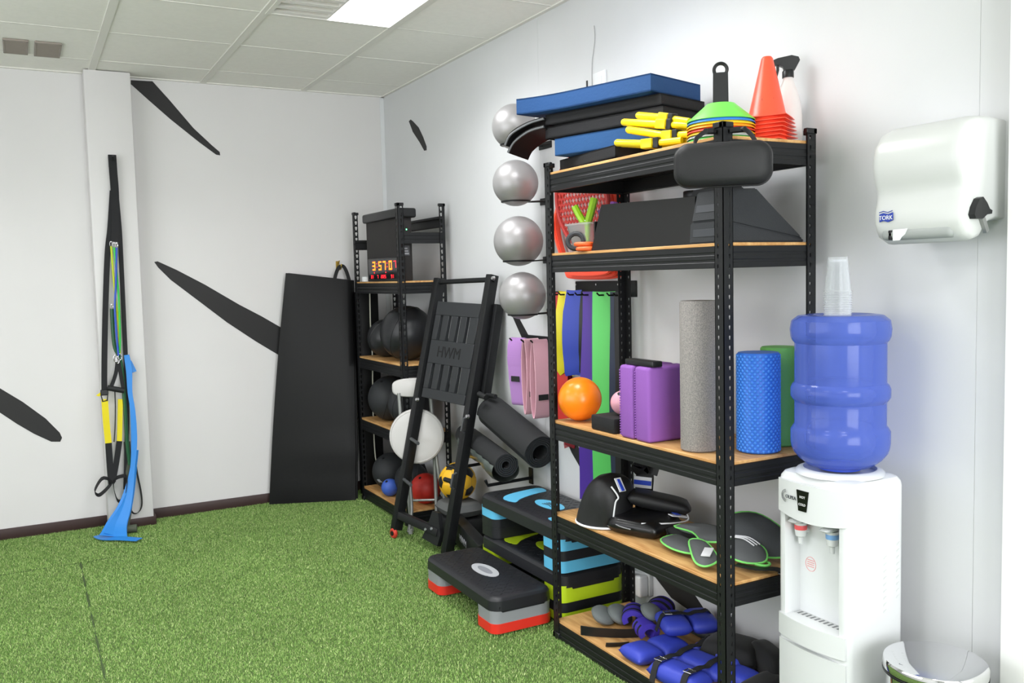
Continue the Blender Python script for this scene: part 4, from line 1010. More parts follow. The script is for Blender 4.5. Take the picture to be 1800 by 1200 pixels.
strap('foot_strap',t,[(-1.758,-.177,.505),(-1.757,-.178,.36),(-1.754,-.179,.275)],.034,SBK)
strap('foot_strap',t,[(-1.702,-.177,.51),(-1.724,-.178,.39),(-1.748,-.18,.285)],.030,SBK)
B().ribbon(smooth_path([(-1.755,-.186,.29),(-1.80,-.196,.315),(-1.842,-.205,.255),(-1.824,-.20,.225),(-1.782,-.19,.252)],5,closed=True),(0,1,.35),.034,.003,closed=True).done('foot_loop',SBK,t,sharp=1.2)
B().ribbon(smooth_path([(-1.745,-.186,.288),(-1.70,-.196,.315),(-1.676,-.20,.298),(-1.70,-.20,.19),(-1.732,-.195,.186)],5,closed=True),(0,1,.35),.034,.003,closed=True).done('foot_loop',SBK,t,sharp=1.2)
b_=B(); b_.prism([(-1.808,.775),(-1.785,.79),(-1.782,.778),(-1.79,.768)],-.172,-.168,1); b_.done('yellow_tag',SYE,t)
# grip handle with webbing triangle
strap('webbing',t,[(-1.690,-.182,.955),(-1.702,-.184,.89),(-1.730,-.186,.815)],.020,SBK); strap('webbing',t,[(-1.684,-.182,.955),(-1.676,-.184,.88),(-1.668,-.186,.805)],.020,SBK)
B().cyl((-1.748,-.188,.815),(-1.664,-.188,.792),.0155,n=14).done('grip',BLACKR,t)
for dx,dz in((0,.965),(-.012,.975),(.012,.982)):
    B().tube([(-1.688+dx+.008*math.cos(a),-.186,dz+.018*math.sin(a)) for a in np.linspace(0,2*math.pi,14,endpoint=False)],.0028,7,closed=True).done('clip',STEEL,t)
def tubeband(label,pts,rgb,nm,r=.0055):
    t=thing('tube_band',label,'exercise band',pts[-1],'tube bands hanging on the column')
    B().tube(smooth_path(pts,6),r,8).done('tube',mat('tube_'+nm,rgb,.4),t)
    p=Vector(pts[0]); B().tube([(p.x+.007*math.cos(a),p.y,p.z+.012+.014*math.sin(a)) for a in np.linspace(0,2*math.pi,12,endpoint=False)],.002,6,closed=True).done('clip',STEEL,t)
tubeband('thin green exercise tube hanging on the column',[(-1.674,-.178,1.588),(-1.668,-.178,1.446),(-1.665,-.178,1.288),(-1.67,-.178,1.07),(-1.68,-.178,.99)],(60,196,84),'green')
tubeband('yellow-green exercise tube hanging on the column',[(-1.688,-.172,1.595),(-1.686,-.172,1.478),(-1.681,-.172,1.321),(-1.673,-.172,1.162),(-1.674,-.176,1.0)],(190,206,40),'lime')
tubeband('blue exercise tube among the straps on the column',[(-1.662,-.185,1.587),(-1.675,-.187,1.40),(-1.688,-.187,1.25),(-1.687,-.187,1.10),(-1.683,-.187,.99)],(50,84,190),'blue')
tubeband('dark green long tube running down beside the blue band',[(-1.702,-.17,1.25),(-1.70,-.17,1.05),(-1.672,-.174,.95),(-1.664,-.178,.70),(-1.663,-.178,.50),(-1.655,-.178,.37)],(34,84,54),'dgreen',.010)
B().tube(smooth_path([(-1.712,-.19,.80),(-1.714,-.188,.70),(-1.722,-.185,.58),(-1.73,-.182,.51)],6),.003,6).done('cord',BLACKR,TRX)
# blue flat band: hangs, flares out and folds on the turf
FB=mat('latex_sky',(44,132,214),.42,bump=.1,bscale=20)
t=thing('blue_flat_band','bright blue latex band draped from the column down onto the turf','exercise band',(-1.74,-.3,0))
k=smooth_path([(-1.640,-.172,.99),(-1.632,-.176,.90),(-1.634,-.182,.78),(-1.626,-.190,.681),(-1.627,-.196,.519),(-1.639,-.202,.391),(-1.663,-.212,.265),(-1.700,-.235,.150),(-1.748,-.285,.07),(-1.772,-.345,.020)],4)
n=len(k); ws=[.028+.004*math.sin(i*.5) if i<n*.58 else .028+.125*((i-n*.58)/(n*.42))**1.3 for i in range(n)]
B().ribbon(k,(1,-.2,-.25),ws,.002).done('hanging_length',FB,t,sharp=1.2)
B().ribbon([Vector(p)+Vector((.012,.006,0)) for p in k[int(n*.5):]],(1,.25,-.2),[v*.9 for v in ws[int(n*.5):]],.002).done('second_fold',FB,t,sharp=1.2)
B().ribbon(smooth_path([(-1.845,-.27,.018),(-1.80,-.345,.016),(-1.73,-.41,.018),(-1.655,-.475,.016)],4),(.6,.8,0),[.05,.06,.07,.075,.075,.07,.065,.06,.06,.06,.058,.056,.055],.003).done('floor_length',FB,t,sharp=1.2)
B().prism([(-1.648,.985),(-1.616,.955),(-1.592,.895),(-1.622,.885),(-1.630,.86),(-1.644,.905)],-.170,-.167,1).done('upper_end',FB,t)
t=thing('black_loop_strap','thin black strap looping low on the column','strap',(-1.62,-.15,.1))
B().ribbon(smooth_path([(-1.632,-.150,.50),(-1.617,-.150,.318),(-1.601,-.150,.19),(-1.603,-.150,.118),(-1.625,-.150,.085),(-1.652,-.150,.090),(-1.664,-.150,.14),(-1.660,-.150,.30)],5),(.5,1,0),.016,.003).done('strap',SBK,t,sharp=1.2)
t=thing('grey_band','grey-green fabric band hanging to the floor behind the blue one','exercise band',(-1.68,-.17,0))
B().ribbon(smooth_path([(-1.662,-.158,.50),(-1.660,-.165,.30),(-1.672,-.19,.14),(-1.695,-.23,.045),(-1.705,-.26,.016)],5),(1,-.2,0),.034,.004).done('band',mat('band_grey',(74,80,66),.8),t)
B().cyl((-1.70,-.26,.028),(-1.645,-.27,.028),.022,n=14).done('rolled_end',mat('band_grey',(74,80,66),.8),t)
# ================================================================== TOP BOARD OF THE BIG SHELF
Z1=1.7545
BFO=mat('foam_blue',(22,64,112),.8,bump=.35,bscale=120); BFO2=mat('foam_blue_side',(30,74,122),.8,bump=.3,bscale=120)
def slab(label,name,cs,z0,z1,m,bev=.015,sag=0,group=None):
    # quad slab from 4 plan corners
    t=thing(name,label,'foam pad',(sum(c[0] for c in cs)/4,sum(c[1] for c in cs)/4,z0),group)
    b_=B(); n=16
    b_.box((0,0,0),(1,1,1)); 
    bmesh.ops.subdivide_edges(b_.bm,edges=b_.bm.edges[:],cuts=n,use_grid_fill=True)
    A,Bc,Cc,D=[Vector((c[0],c[1],0)) for c in cs]
    e1=(Bc-A).length; e2=(D-A).length
    def fn(v):
        u,w_,h=v
        r_=lambda q,L:min(q,1-q)*L
        ed=min(r_(u,e1),r_(w_,e2)); ro=max(0,1-ed/bev) if ed<bev else 0
        hz=z1-z0; zz=z0+h*hz; zz+=(-1 if h>.5 else 1)*(ro*ro)*bev*.5*(1 if (h<.001 or h>.999) else 0)
        p=(A.lerp(Bc,u)).lerp(D.lerp(Cc,u),w_); 
        zz+=sag*(max(0,w_-.55)/.45)**2
        return (p.x,p.y,zz)
    b_.deform(fn); b_.done('foam',m,t,sharp=.9); return t
slab('flat black foam pad lowest in the pile on the top board','foam_pad',[(-.415,-3.17),(-.11,-3.15),(-.11,-2.772),(-.380,-2.772)],Z1+.001,1.800,mat('foam_black',(20,20,23),.8,bump=.2,bscale=150))
slab('blue foam pad sandwiched between black pads in the pile','foam_pad',[(-.305,-3.27),(-.075,-3.20),(-.20,-2.76),(-.43,-2.82)],1.8005,1.868,BFO2)
slab('black foam pad right under the top blue pad','foam_pad',[(-.30,-3.275),(-.065,-3.21),(-.20,-2.70),(-.435,-2.765)],1.8685,1.915,mat('foam_black',(20,20,23),.8,bump=.2,bscale=150))
slab('thin black foam pad second from the top of the pile','foam_pad',[(-.295,-3.26),(-.06,-3.195),(-.20,-2.71),(-.44,-2.775)],1.9155,1.957,mat('foam_black',(20,20,23),.8,bump=.2,bscale=150))
slab('large blue foam pad on top of the pile, overhanging the ball column','foam_pad',[(-.325,-3.245),(-.052,-3.165),(-.22,-2.60),(-.497,-2.665)],1.9575,2.022,BFO,.018,sag=.010)
def flap(xo,zo,label):
    t=thing('knee_pad_flap',label,'pad',(-.43,-2.72,1.83),'curved black flaps under the pads')
    a=smooth_path([(-.40,-2.76,1.905+zo),(-.43,-2.70,1.895+zo),(-.465+xo,-2.655,1.862+zo),(-.480+xo,-2.635,1.825+zo)],6)
    w_=[.10-.0012*i for i in range(len(a))]
    B().ribbon(a,(.62,.30,-.1),.12,.012).done('shell',BLACKV,t,sharp=1.0)
    e=[Vector(p)+Vector((-.055,-.028,.006)) for p in a]; B().tube(e,.004,6).done('piping',mat('piping_grey',(84,86,88),.5),t)
flap(0,0,'curved black flap hanging lowest under the pad pile'); flap(-.012,.028,'curved black flap hanging just under the black pads')
# yellow hurdles
YH=mat('hurdle_yellow',(244,214,20),.35)
def hurdle(p,q,r_,label,mid,zoff):
    p,q,r_=[Vector(v)+Vector((0,0,zoff)) for v in(p,q,r_)]; t=thing('folding_hurdle',label,'hurdle',(p+r_)/2,'yellow folding hurdles on the top board')
    B().tube([p+(p-q).normalized()*.010,p+(p-q).normalized()*.006,p,q],[.004,.009,.0115,.0115],14).done('tube',YH,t)
    T=(r_-q).normalized()
    B().tube([q,r_],.0105,14).done('tube',YH,t)
    b_=B(); b_.M=frame(q,T,(0,0,1)); b_.box((-.018,-.015,-.016),(.022,.015,.016),.004,2); b_.done('joint_block',YH,t)
    b_=B(); b_.M=frame(q+T*.034,T,(0,0,1)); b_.box((-.009,-.0165,-.014),(.010,.0165,.014),.003,2); b_.done('clip',BLACKP,t)
    s_=(q-p).normalized().cross(Vector((0,0,1)))*-.035
    B().tube([p+s_*.6+Vector((0,0,-.002)),q+s_+Vector((0,0,-.004)),r_+s_+Vector((0,0,-.004))],.0105,12).done('far_leg',YH,t)
hurdle((-.352,-3.215,1.887),(-.345,-3.34,1.860),(-.335,-3.445,1.832),'yellow folding hurdle topmost of the four',0,0)
hurdle((-.396,-3.195,1.866),(-.355,-3.34,1.840),(-.33,-3.46,1.818),'yellow folding hurdle second from the top of the four',0,0)
hurdle((-.396,-3.22,1.838),(-.365,-3.38,1.798),(-.345,-3.48,1.790),'yellow folding hurdle third from the top of the four',0,0)
hurdle((-.42,-3.19,1.800),(-.405,-3.33,1.778),(-.36,-3.44,1.776),'yellow folding hurdle lying lowest on the board',0,0)
# disc cones on a carrier
def discs():
    c=Vector((-.300,-3.545,Z1)); g='disc cones on one carrier'
    cols=[('green','bottom bright green',(88,190,84)),('silver','silver grey',(170,178,178)),('yellow','lower yellow',(238,190,30)),('red','red',(214,66,44)),('orange','orange yellow',(248,164,40)),('yellow2','upper yellow',(244,206,40)),('blue','blue',(62,138,226)),('green2','top light green',(112,218,84))]
    for i,(k,lb,rgb) in enumerate(cols):
        z=.002+.0085*i; R=.098
        pr_=[(R,z),(R+.001,z+.0015),(R,z+.003),(R*.42,z+.052),(R*.42,z+.050),(R-.003,z)]
        m=mat('disc_'+k,rgb,.4)
        o=B().lathe(pr_,c,44).done('disc_cone',m,sharp=1.0); tag(o,lb+' disc cone in the stack on the carrier','disc cone',g)
    t=thing('cone_carrier','black carrier post with a ring handle through the disc cones','carrier',c)
    M=frame(c+Vector((0,0,.0)),(.745,-.667,0),(0,0,1))
    b_=B(); b_.M=M; b_.prism([(-.024,.001),(.024,.001),(.0215,.205),(-.0215,.205)],-.005,.005,2); b_.done('post',BLACKP,t)
    b_=B(); b_.M=M
    P=[(.0215*math.cos(a),.205+.0215*math.sin(a)) for a in np.linspace(0,2*math.pi,24,endpoint=False)]
    b_.tube([(.0185*math.cos(a),.213+.0185*math.sin(a),0) for a in np.linspace(0,2*math.pi,28,endpoint=False)],.0052,8,closed=True); b_.done('ring_handle',BLACKP,t)
    b_=B(); b_.lathe([(.06,0),(.06,.0015),(0,.0015)],c,24); b_.done('foot',BLACKP,t)
discs()
# orange cones
def cones():
    c=Vector((-.165,-3.595,Z1)); OC=mat('cone_orange',(250,88,60),.35,sub=.15)
    N=7; g='nested orange marker cones'
    for i in range(N):
        z=.001+.0115*i
        t=thing('marker_cone',('top' if i==N-1 else ['lowest','second lowest','third lowest','middle','third from top','second from top'][i])+' orange marker cone of the nested stack','cone',c+Vector((0,0,z)),g)
        pr_=[(.062,z),(.060,z+.004),(.054,z+.012),(.017,z+.176),(.0125,z+.182),(.0105,z+.182),(.015,z+.170),(.051,z+.010),(.056,z)]
        B().lathe(pr_,c,36).done('cone',OC,t,sharp=.9)
        w_=.070; b_=B(); b_.M=Matrix.Translation(c)@Matrix.Rotation(.35+.04*i,4,'Z'); n=32; vs=[];fs=[]
        for k in range(n):
            a=2*math.pi*k/n; ca,sa=math.cos(a),math.sin(a); s_=1/max(abs(ca),abs(sa)); s_=s_*.86+.14
            for rr_,zz in((.056,z+.003),(w_*s_,z+.0015+.004*(s_-1)),(w_*s_,z-.0005+.004*(s_-1)),(.056,z)): vs.append((rr_*ca,rr_*sa,zz))
        for k in range(n):
            a=k*4;q=((k+1)%n)*4
            for j in range(4): fs.append((a+j,a+(j+1)%4,q+(j+1)%4,q+j))
        b_._add(vs,fs); b_.done('base',OC,t,sharp=.9)
        if i==N-1: text('lettering','KELME',.012,frame(c+Vector((-.028,-.031,z+.05)),(.745,-.667,0),(.1,.1,.95)),DECAL,t)
cones()
def spray():
    c=Vector((-.060,-3.575,Z1+.0005)); t=thing('spray_bottle','white translucent spray bottle with black trigger behind the orange cones','spray bottle',c)
    B().lathe([(0,0),(.036,0),(.040,.004),(.041,.02),(.041,.09),(.038,.12),(.030,.155),(.019,.185),(.0145,.195),(.0145,.205),(0,.205)],c,36).done('bottle',mat('bottle_white',(238,232,230),.3,trans=.25,ior=1.2),t)
    B().lathe([(0,.203),(.017,.203),(.017,.222),(.014,.226),(0,.226)],c,24).done('collar',BLACKP,t)
    M=frame(c,(-.745,.667,0),(0,0,1)); b_=B(); b_.M=M
    b_.prism([(-.020,.226),(-.034,.252),(-.030,.262),(-.010,.268),(.030,.262),(.046,.256),(.046,.242),(.030,.242),(.016,.236),(.012,.226)],-.011,.011,2); hd=b_.done('trigger_head',BLACKP,t,sharp=.5)
    b_=B(); b_.M=M; b_.prism([(.026,.242),(.034,.242),(.034,.225),(.040,.205),(.046,.192),(.040,.190),(.032,.204),(.026,.226)],-.006,.006,2); b_.done('trigger',BLACKP,t,sharp=.5)
spray()
def zipcase():
    c=Vector((-.452,-3.722,1.667)); xd=Vector((.745,-.667,0)); M=frame(c,xd,(0,0,1))
    t=thing('zip_case','black hard zip case hanging by its handle on the near shelf post','case',c)
    CS=mat('case_shell',(24,24,26),.6,bump=.2,bscale=500)
    def shell(s0,z0,z1,nm):
        P=rrect(-.128,.128,-.058,.058,.040,8); b_=B(); b_.M=M
        loft([([(x*.80,y*.70) for x,y in P],z0),([(x*.96,y*.94) for x,y in P],z0+(z1-z0)*.25),(P,z0+(z1-z0)*.6),([(x*1.0,y*1.0) for x,y in P],z1)],b_); b_.done(nm,CS,t,sharp=1.0)
    shell(1,.038,-.002,'front_shell'); shell(-1,-.034,-.006,'back_shell')
    b_=B(); b_.M=M; P=rrect(-.128,.128,-.058,.058,.040,8); b_.tube([(x*1.004,y*1.01,-.004) for x,y in P],.0028,6,closed=True); b_.done('zipper',BLACKP,t)
    b_=B(); b_.M=M; b_.tube([(x*.955,y*.93+.0,.024) for x,y in P],.0016,6,closed=True); b_.done('piping',CS,t)
    B().ribbon(smooth_path([M@Vector((-.075,.05,-.01)),M@Vector((-.07,.075,-.02)),M@Vector((-.045,.094,-.025)),M@Vector((-.025,.098,-.03))],4),(0,0,1),.012,.004).done('handle_strap',BLACKF,t)
    B().ribbon(smooth_path([M@Vector((.09,.05,-.01)),M@Vector((.075,.08,-.03)),M@Vector((.055,.098,-.045)),M@Vector((.02,.10,-.06))],4),(0,0,1),.012,.004).done('handle_strap',BLACKF,t)
    B().tube(smooth_path([M@Vector((.060,.097,-.042)),M@Vector((.03,.10,-.075)),M@Vector((-.02,.10,-.075)),M@Vector((-.045,.095,-.026))],5),.008,10).done('handle_grip',BLACKR,t)
zipcase()
# ================================================================== SECOND BOARD
Z2=1.4595
t=thing('storage_tray','black open box with a tall flat front on the second board','box',(-.28,-3.22,Z2))
def wallp(pts,th,nm,m=BLACKP):
    pass
b_=B(); A=[(-.405,-2.985),(-.372,-3.50)]
b_._add([(-.404,-3.005,Z2),(-.378,-3.52,Z2),(-.362,-3.50,Z2+.143),(-.384,-3.04,Z2+.155),(-.396,-3.005,Z2),(-.370,-3.52,Z2),(-.354,-3.50,Z2+.143),(-.376,-3.04,Z2+.155)],[(0,1,2,3),(7,6,5,4),(0,4,5,1),(1,5,6,2),(2,6,7,3),(3,7,4,0)])
b_.done('front_wall',mat('tray_black',(15,15,16),.38),t)
TB=mat('tray_black',(15,15,16),.38)
B().box((-.392,-3.012,Z2),(-.17,-3.005,Z2+.10)).done('end_wall',TB,t); B().box((-.366,-3.40,Z2),(-.17,-3.393,Z2+.10)).done('end_wall',TB,t)
B().box((-.178,-3.393,Z2),(-.17,-3.012,Z2+.10)).done('back_wall',TB,t); B().box((-.366,-3.393,Z2),(-.178,-3.012,Z2+.006)).done('base',TB,t)
def wedge(poly,y0,y1,label,m=DARKG,groove=None):
    t=thing('slant_board',label,'wedge board',(poly[0][0],(y0+y1)/2,poly[0][1]),'black foam slant boards')
    b_=B().prism(poly,y0,y1,1); bmesh.ops.bevel(b_.bm,geom=b_.bm.edges[:],offset=.004,segments=2,affect='EDGES'); b_.done('foam_body',m,t,sharp=.5)
    x,z=poly[0]; x2,z2=poly[-1]
    b_=B(); b_.M=frame((x-.0005+.3*(x2-x),(y0+y1)/2+.0,z+.3*(z2-z)),(0,-1,0),(x2-x,0,z2-z)); b_.box((-.05,0,-.001),(.05,.022,.0006),.0006,1); b_.done('recess_label',mat('wedge_label',(56,58,63),.5),t)
    return t
WG=mat('wedge_grey',(42,44,47),.75,bump=.3,bscale=350)
wedge([(-.412,Z2+.0005),(-.085,Z2+.0005),(-.085,Z2+.008),(-.408,Z2+.062)],-3.665,-3.53,'low dark grey slant board at the bottom of the pair',WG)
wedge([(-.407,Z2+.063),(-.085,Z2+.0095),(-.10,Z2+.020),(-.27,Z2+.155),(-.385,Z2+.150)],-3.66,-3.535,'upper dark grey slant board leaning over the low one',WG)
wedge([(-.30,Z2+.0005),(-.072,Z2+.0005),(-.072,Z2+.10),(-.21,Z2+.185),(-.30,Z2+.17)],-3.52,-3.41,'tall black slant board behind the grey pair',mat('wedge_black',(36,37,39),.6))
def jar():
    c=Vector((-.135,-3.235,Z2)); t=thing('clear_jar','clear plastic jar with black lid and green contents on the second board','jar',c)
    B().lathe([(0,.001),(.036,.001),(.038,.004),(.038,.165),(.035,.165),(.035,.006),(0,.006)],c,32).done('glass',mat('jar_clear',(236,240,236),.08,trans=.85,ior=1.15),t)
    B().lathe([(0,.007),(.034,.007),(.034,.150),(.020,.155),(0,.152)],c,28).done('contents',mat('jar_green',(150,196,60),.5,noise=.35,nscale=30),t)
    B().lathe([(0,.166),(.041,.166),(.042,.170),(.042,.186),(.040,.189),(0,.189)],c,32).done('lid',BLACKP,t)
jar()
def cbox():
    t=thing('clear_box','translucent plastic tub with grips and rings on the second board','tub',(-.3,-2.85,Z2))
    m=mat('tub_clear',(226,228,230),.3,trans=.8,ior=1.12)
    x0,x1,y0,y1=-.385,-.22,-2.955,-2.80
    lo=rrect(x0+.02,x1-.02,y0+.02,y1-.02,.02); hi=rrect(x0,x1,y0,y1,.025); li=rrect(x0-.006,x1+.006,y0-.006,y1+.006,.028)
    n=len(lo); b_=B(); vs=[(x,y,Z2+.001) for x,y in lo]+[(x,y,Z2+.10) for x,y in hi]+[(x,y,Z2+.102) for x,y in li]+[(x,y,Z2+.096) for x,y in li]
    fs=[tuple(range(n))]+[(k*n+j,k*n+(j+1)%n,(k+1)*n+(j+1)%n,(k+1)*n+j) for k in range(3) for j in range(n)]
    b_._add(vs,fs); b_.done('tub',m,t,sharp=.6)
    def grip(c,rgb,nm,label,s=1,yaw_=0):
        g=thing('hand_gripper',label,'hand gripper',c,'hand grippers in the clear tub'); GM=mat('grip_'+nm,rgb,.4); c=Vector(c); M=frame(c,(.75,-.66,0),(0.1,.1,1))
        b_=B(); b_.M=M; b_.tube(smooth_path([(-.004,-.04,0),(-.005,.02,0),(-.022*s,.06,.0),(-.036*s,.092,0)],5),[.010]*6+[.013]*10,8); b_.done('grip_arm',GM,g)
        b_=B(); b_.M=M; b_.tube(smooth_path([(.004,-.04,0),(.006,.02,.0),(.016*s,.07,0),(.026*s,.118,0)],5),[.011]*6+[.0145]*10,8); b_.done('grip_arm',GM,g)
        b_=B(); b_.M=M; b_.tube([(.008*math.cos(a),.028+.010*math.sin(a),.008) for a in np.linspace(0,2*math.pi,14,endpoint=False)],.003,6,closed=True); b_.done('spring',STEEL,g)
    grip((-.335,-2.868,Z2+.075),(160,214,40),'lime','lime green hand gripper sticking out of the clear tub',1.15)
    grip((-.262,-2.905,Z2+.06),(140,84,170),'violet','violet hand gripper in the clear tub behind the green one',.8)
    for k,lb in((0,'lower'),(1,'upper')):
        o=B(); o.M=Matrix.Translation((-.398,-2.965+.012*k,Z2+.0085+.0165*k)); o.tube([(.030*math.cos(a),.030*math.sin(a),0) for a in np.linspace(0,2*math.pi,24,endpoint=False)],.0078,8,closed=True)
        tag(o.done('rubber_ring',mat('ring_orange',(222,98,40),.5)),lb+' orange rubber ring lying in front of the clear tub','ring','orange rubber rings')
    o=B(); o.M=frame((-.397,-2.895,Z2+.038),(.75,-.66,0),(.2,.2,1)); o.tube([(.028*math.cos(a),.028*math.sin(a),0) for a in np.linspace(0,2*math.pi,24,endpoint=False)],.009,8,closed=True)
    tag(o.done('dark_ring',DARKG),'dark grey ring leaning on the clear tub','ring')
cbox()
# ================================================================== THIRD BOARD
Z3=.8375
t=thing('pilates_ball','glossy orange ball at the far end of the third board','ball',(-.338,-2.812,Z3))
B().sphere((-.338,-2.812,Z3+.0815),.081,48).done('shell',mat('ball_orange',(250,132,24),.28),t,sharp=2)
t=thing('foam_block','small black foam block under the pink ball','foam block',(-.35,-3.05,Z3))
bb=B().box((-.405,-3.125,Z3+.0005),(-.27,-2.985,Z3+.052),.006,2).done('foam',mat('foam_black',(20,20,23),.8,bump=.2,bscale=150),t)
ball('massage_ball',(-.325,-3.065,Z3+.053+.042),.042,mat('ball_pink',(222,160,176),.25),'small pearly pink ball on the black foam block')
ball('massage_ball',(-.25,-3.06,Z3+.053+.062),.062,mat('ball_crimson',(200,50,66),.35),'crimson ball behind the pink one')
PU=mat('block_purple',(138,84,168),.7,bump=.25,bscale=250); PUD=mat('block_purple_edge',(138,84,168),.7)
for (a,b_),lb in(((-3.242,-3.168),'purple yoga block standing beside the pink ball'),((-3.328,-3.251),'purple yoga block standing beside the grey roller')):
    t=thing('yoga_block',lb,'yoga block',(-.33,(a+b_)/2,Z3),'purple yoga blocks'); bl=B().box((-.412,a,Z3+.0005),(-.235,b_,Z3+.242),.011,3).done('foam',PU,t)
    e=B()
    for k in range(26):
        for y in(a-.0004+.010,): z=Z3+.012+.0085*k; e.cyl((-.4135,b_-.006,z),(-.4135+.003,b_-.006,z),.003,n=6)
    e.done('stitch_dots',PUD,bl)['kind']='stuff'
t=thing('black_bar','short black bar lying across the tops of the purple blocks','bar',(-.37,-3.25,Z3+.243)); B().box((-.40,-3.335,Z3+.2428),(-.36,-3.185,Z3+.262),.004,2).done('bar',BLACKP,t)
def roller(name,c,r,h,m,label,hollow=None):
    t=thing(name,label,'foam roller',c)
    pr_=[(0,.001),(r-.004,.001),(r,.005),(r,h-.005),(r-.004,h),(hollow or .001,h)]
    if hollow: pr_+=[(hollow,h-.05),(0,h-.05)]
    B().lathe(pr_,c,56).done('cylinder',m,t,sharp=.7); return t
roller('foam_roller',(-.343,-3.488,Z3),.0565,.455,mat('roller_grey',(112,110,108),.85,rgb2=(148,142,138),nscale=320,bump=.5,bscale=300),'tall grey speckled foam roller standing by the near post')
tb=roller('foam_roller',(-.212,-3.603,Z3),.063,.298,mat('roller_blue',(40,104,200),.45),'blue foam roller with honeycomb bumps')
bp=B(); c=Vector((-.212,-3.603,Z3))
for i in range(34):
    for j in range(24):
        z=.008+i*.0085; a=2*math.pi*(j+(.5 if i%2 else 0))/24; o=c+Vector((.063*math.cos(a),.063*math.sin(a),z)); nx=Vector((math.cos(a),math.sin(a),0)); ty=Vector((-math.sin(a),math.cos(a),0))
        if z>.29: continue
        vs=[o+nx*.0024]; 
        for q in range(6): an=math.pi/3*q; vs.append(o+nx*.0017+(ty*math.cos(an)+Vector((0,0,1))*math.sin(an))*.0040)
        for q in range(6): an=math.pi/3*q; vs.append(o-nx*.0008+(ty*math.cos(an)+Vector((0,0,1))*math.sin(an))*.0054)
        bp._add(vs,[(0,1+q,1+(q+1)%6) for q in range(6)]+[(1+q,7+q,7+(q+1)%6,1+(q+1)%6) for q in range(6)])
o=bp.done('honeycomb_bumps',mat('roller_blue_bump',(62,132,222),.4),tb,sharp=1.0); o['kind']='stuff'
roller('foam_roller',(-.088,-3.562,Z3),.055,.305,mat('roller_green',(108,178,88),.6,bump=.3,bscale=200),'green foam roller behind the blue one')
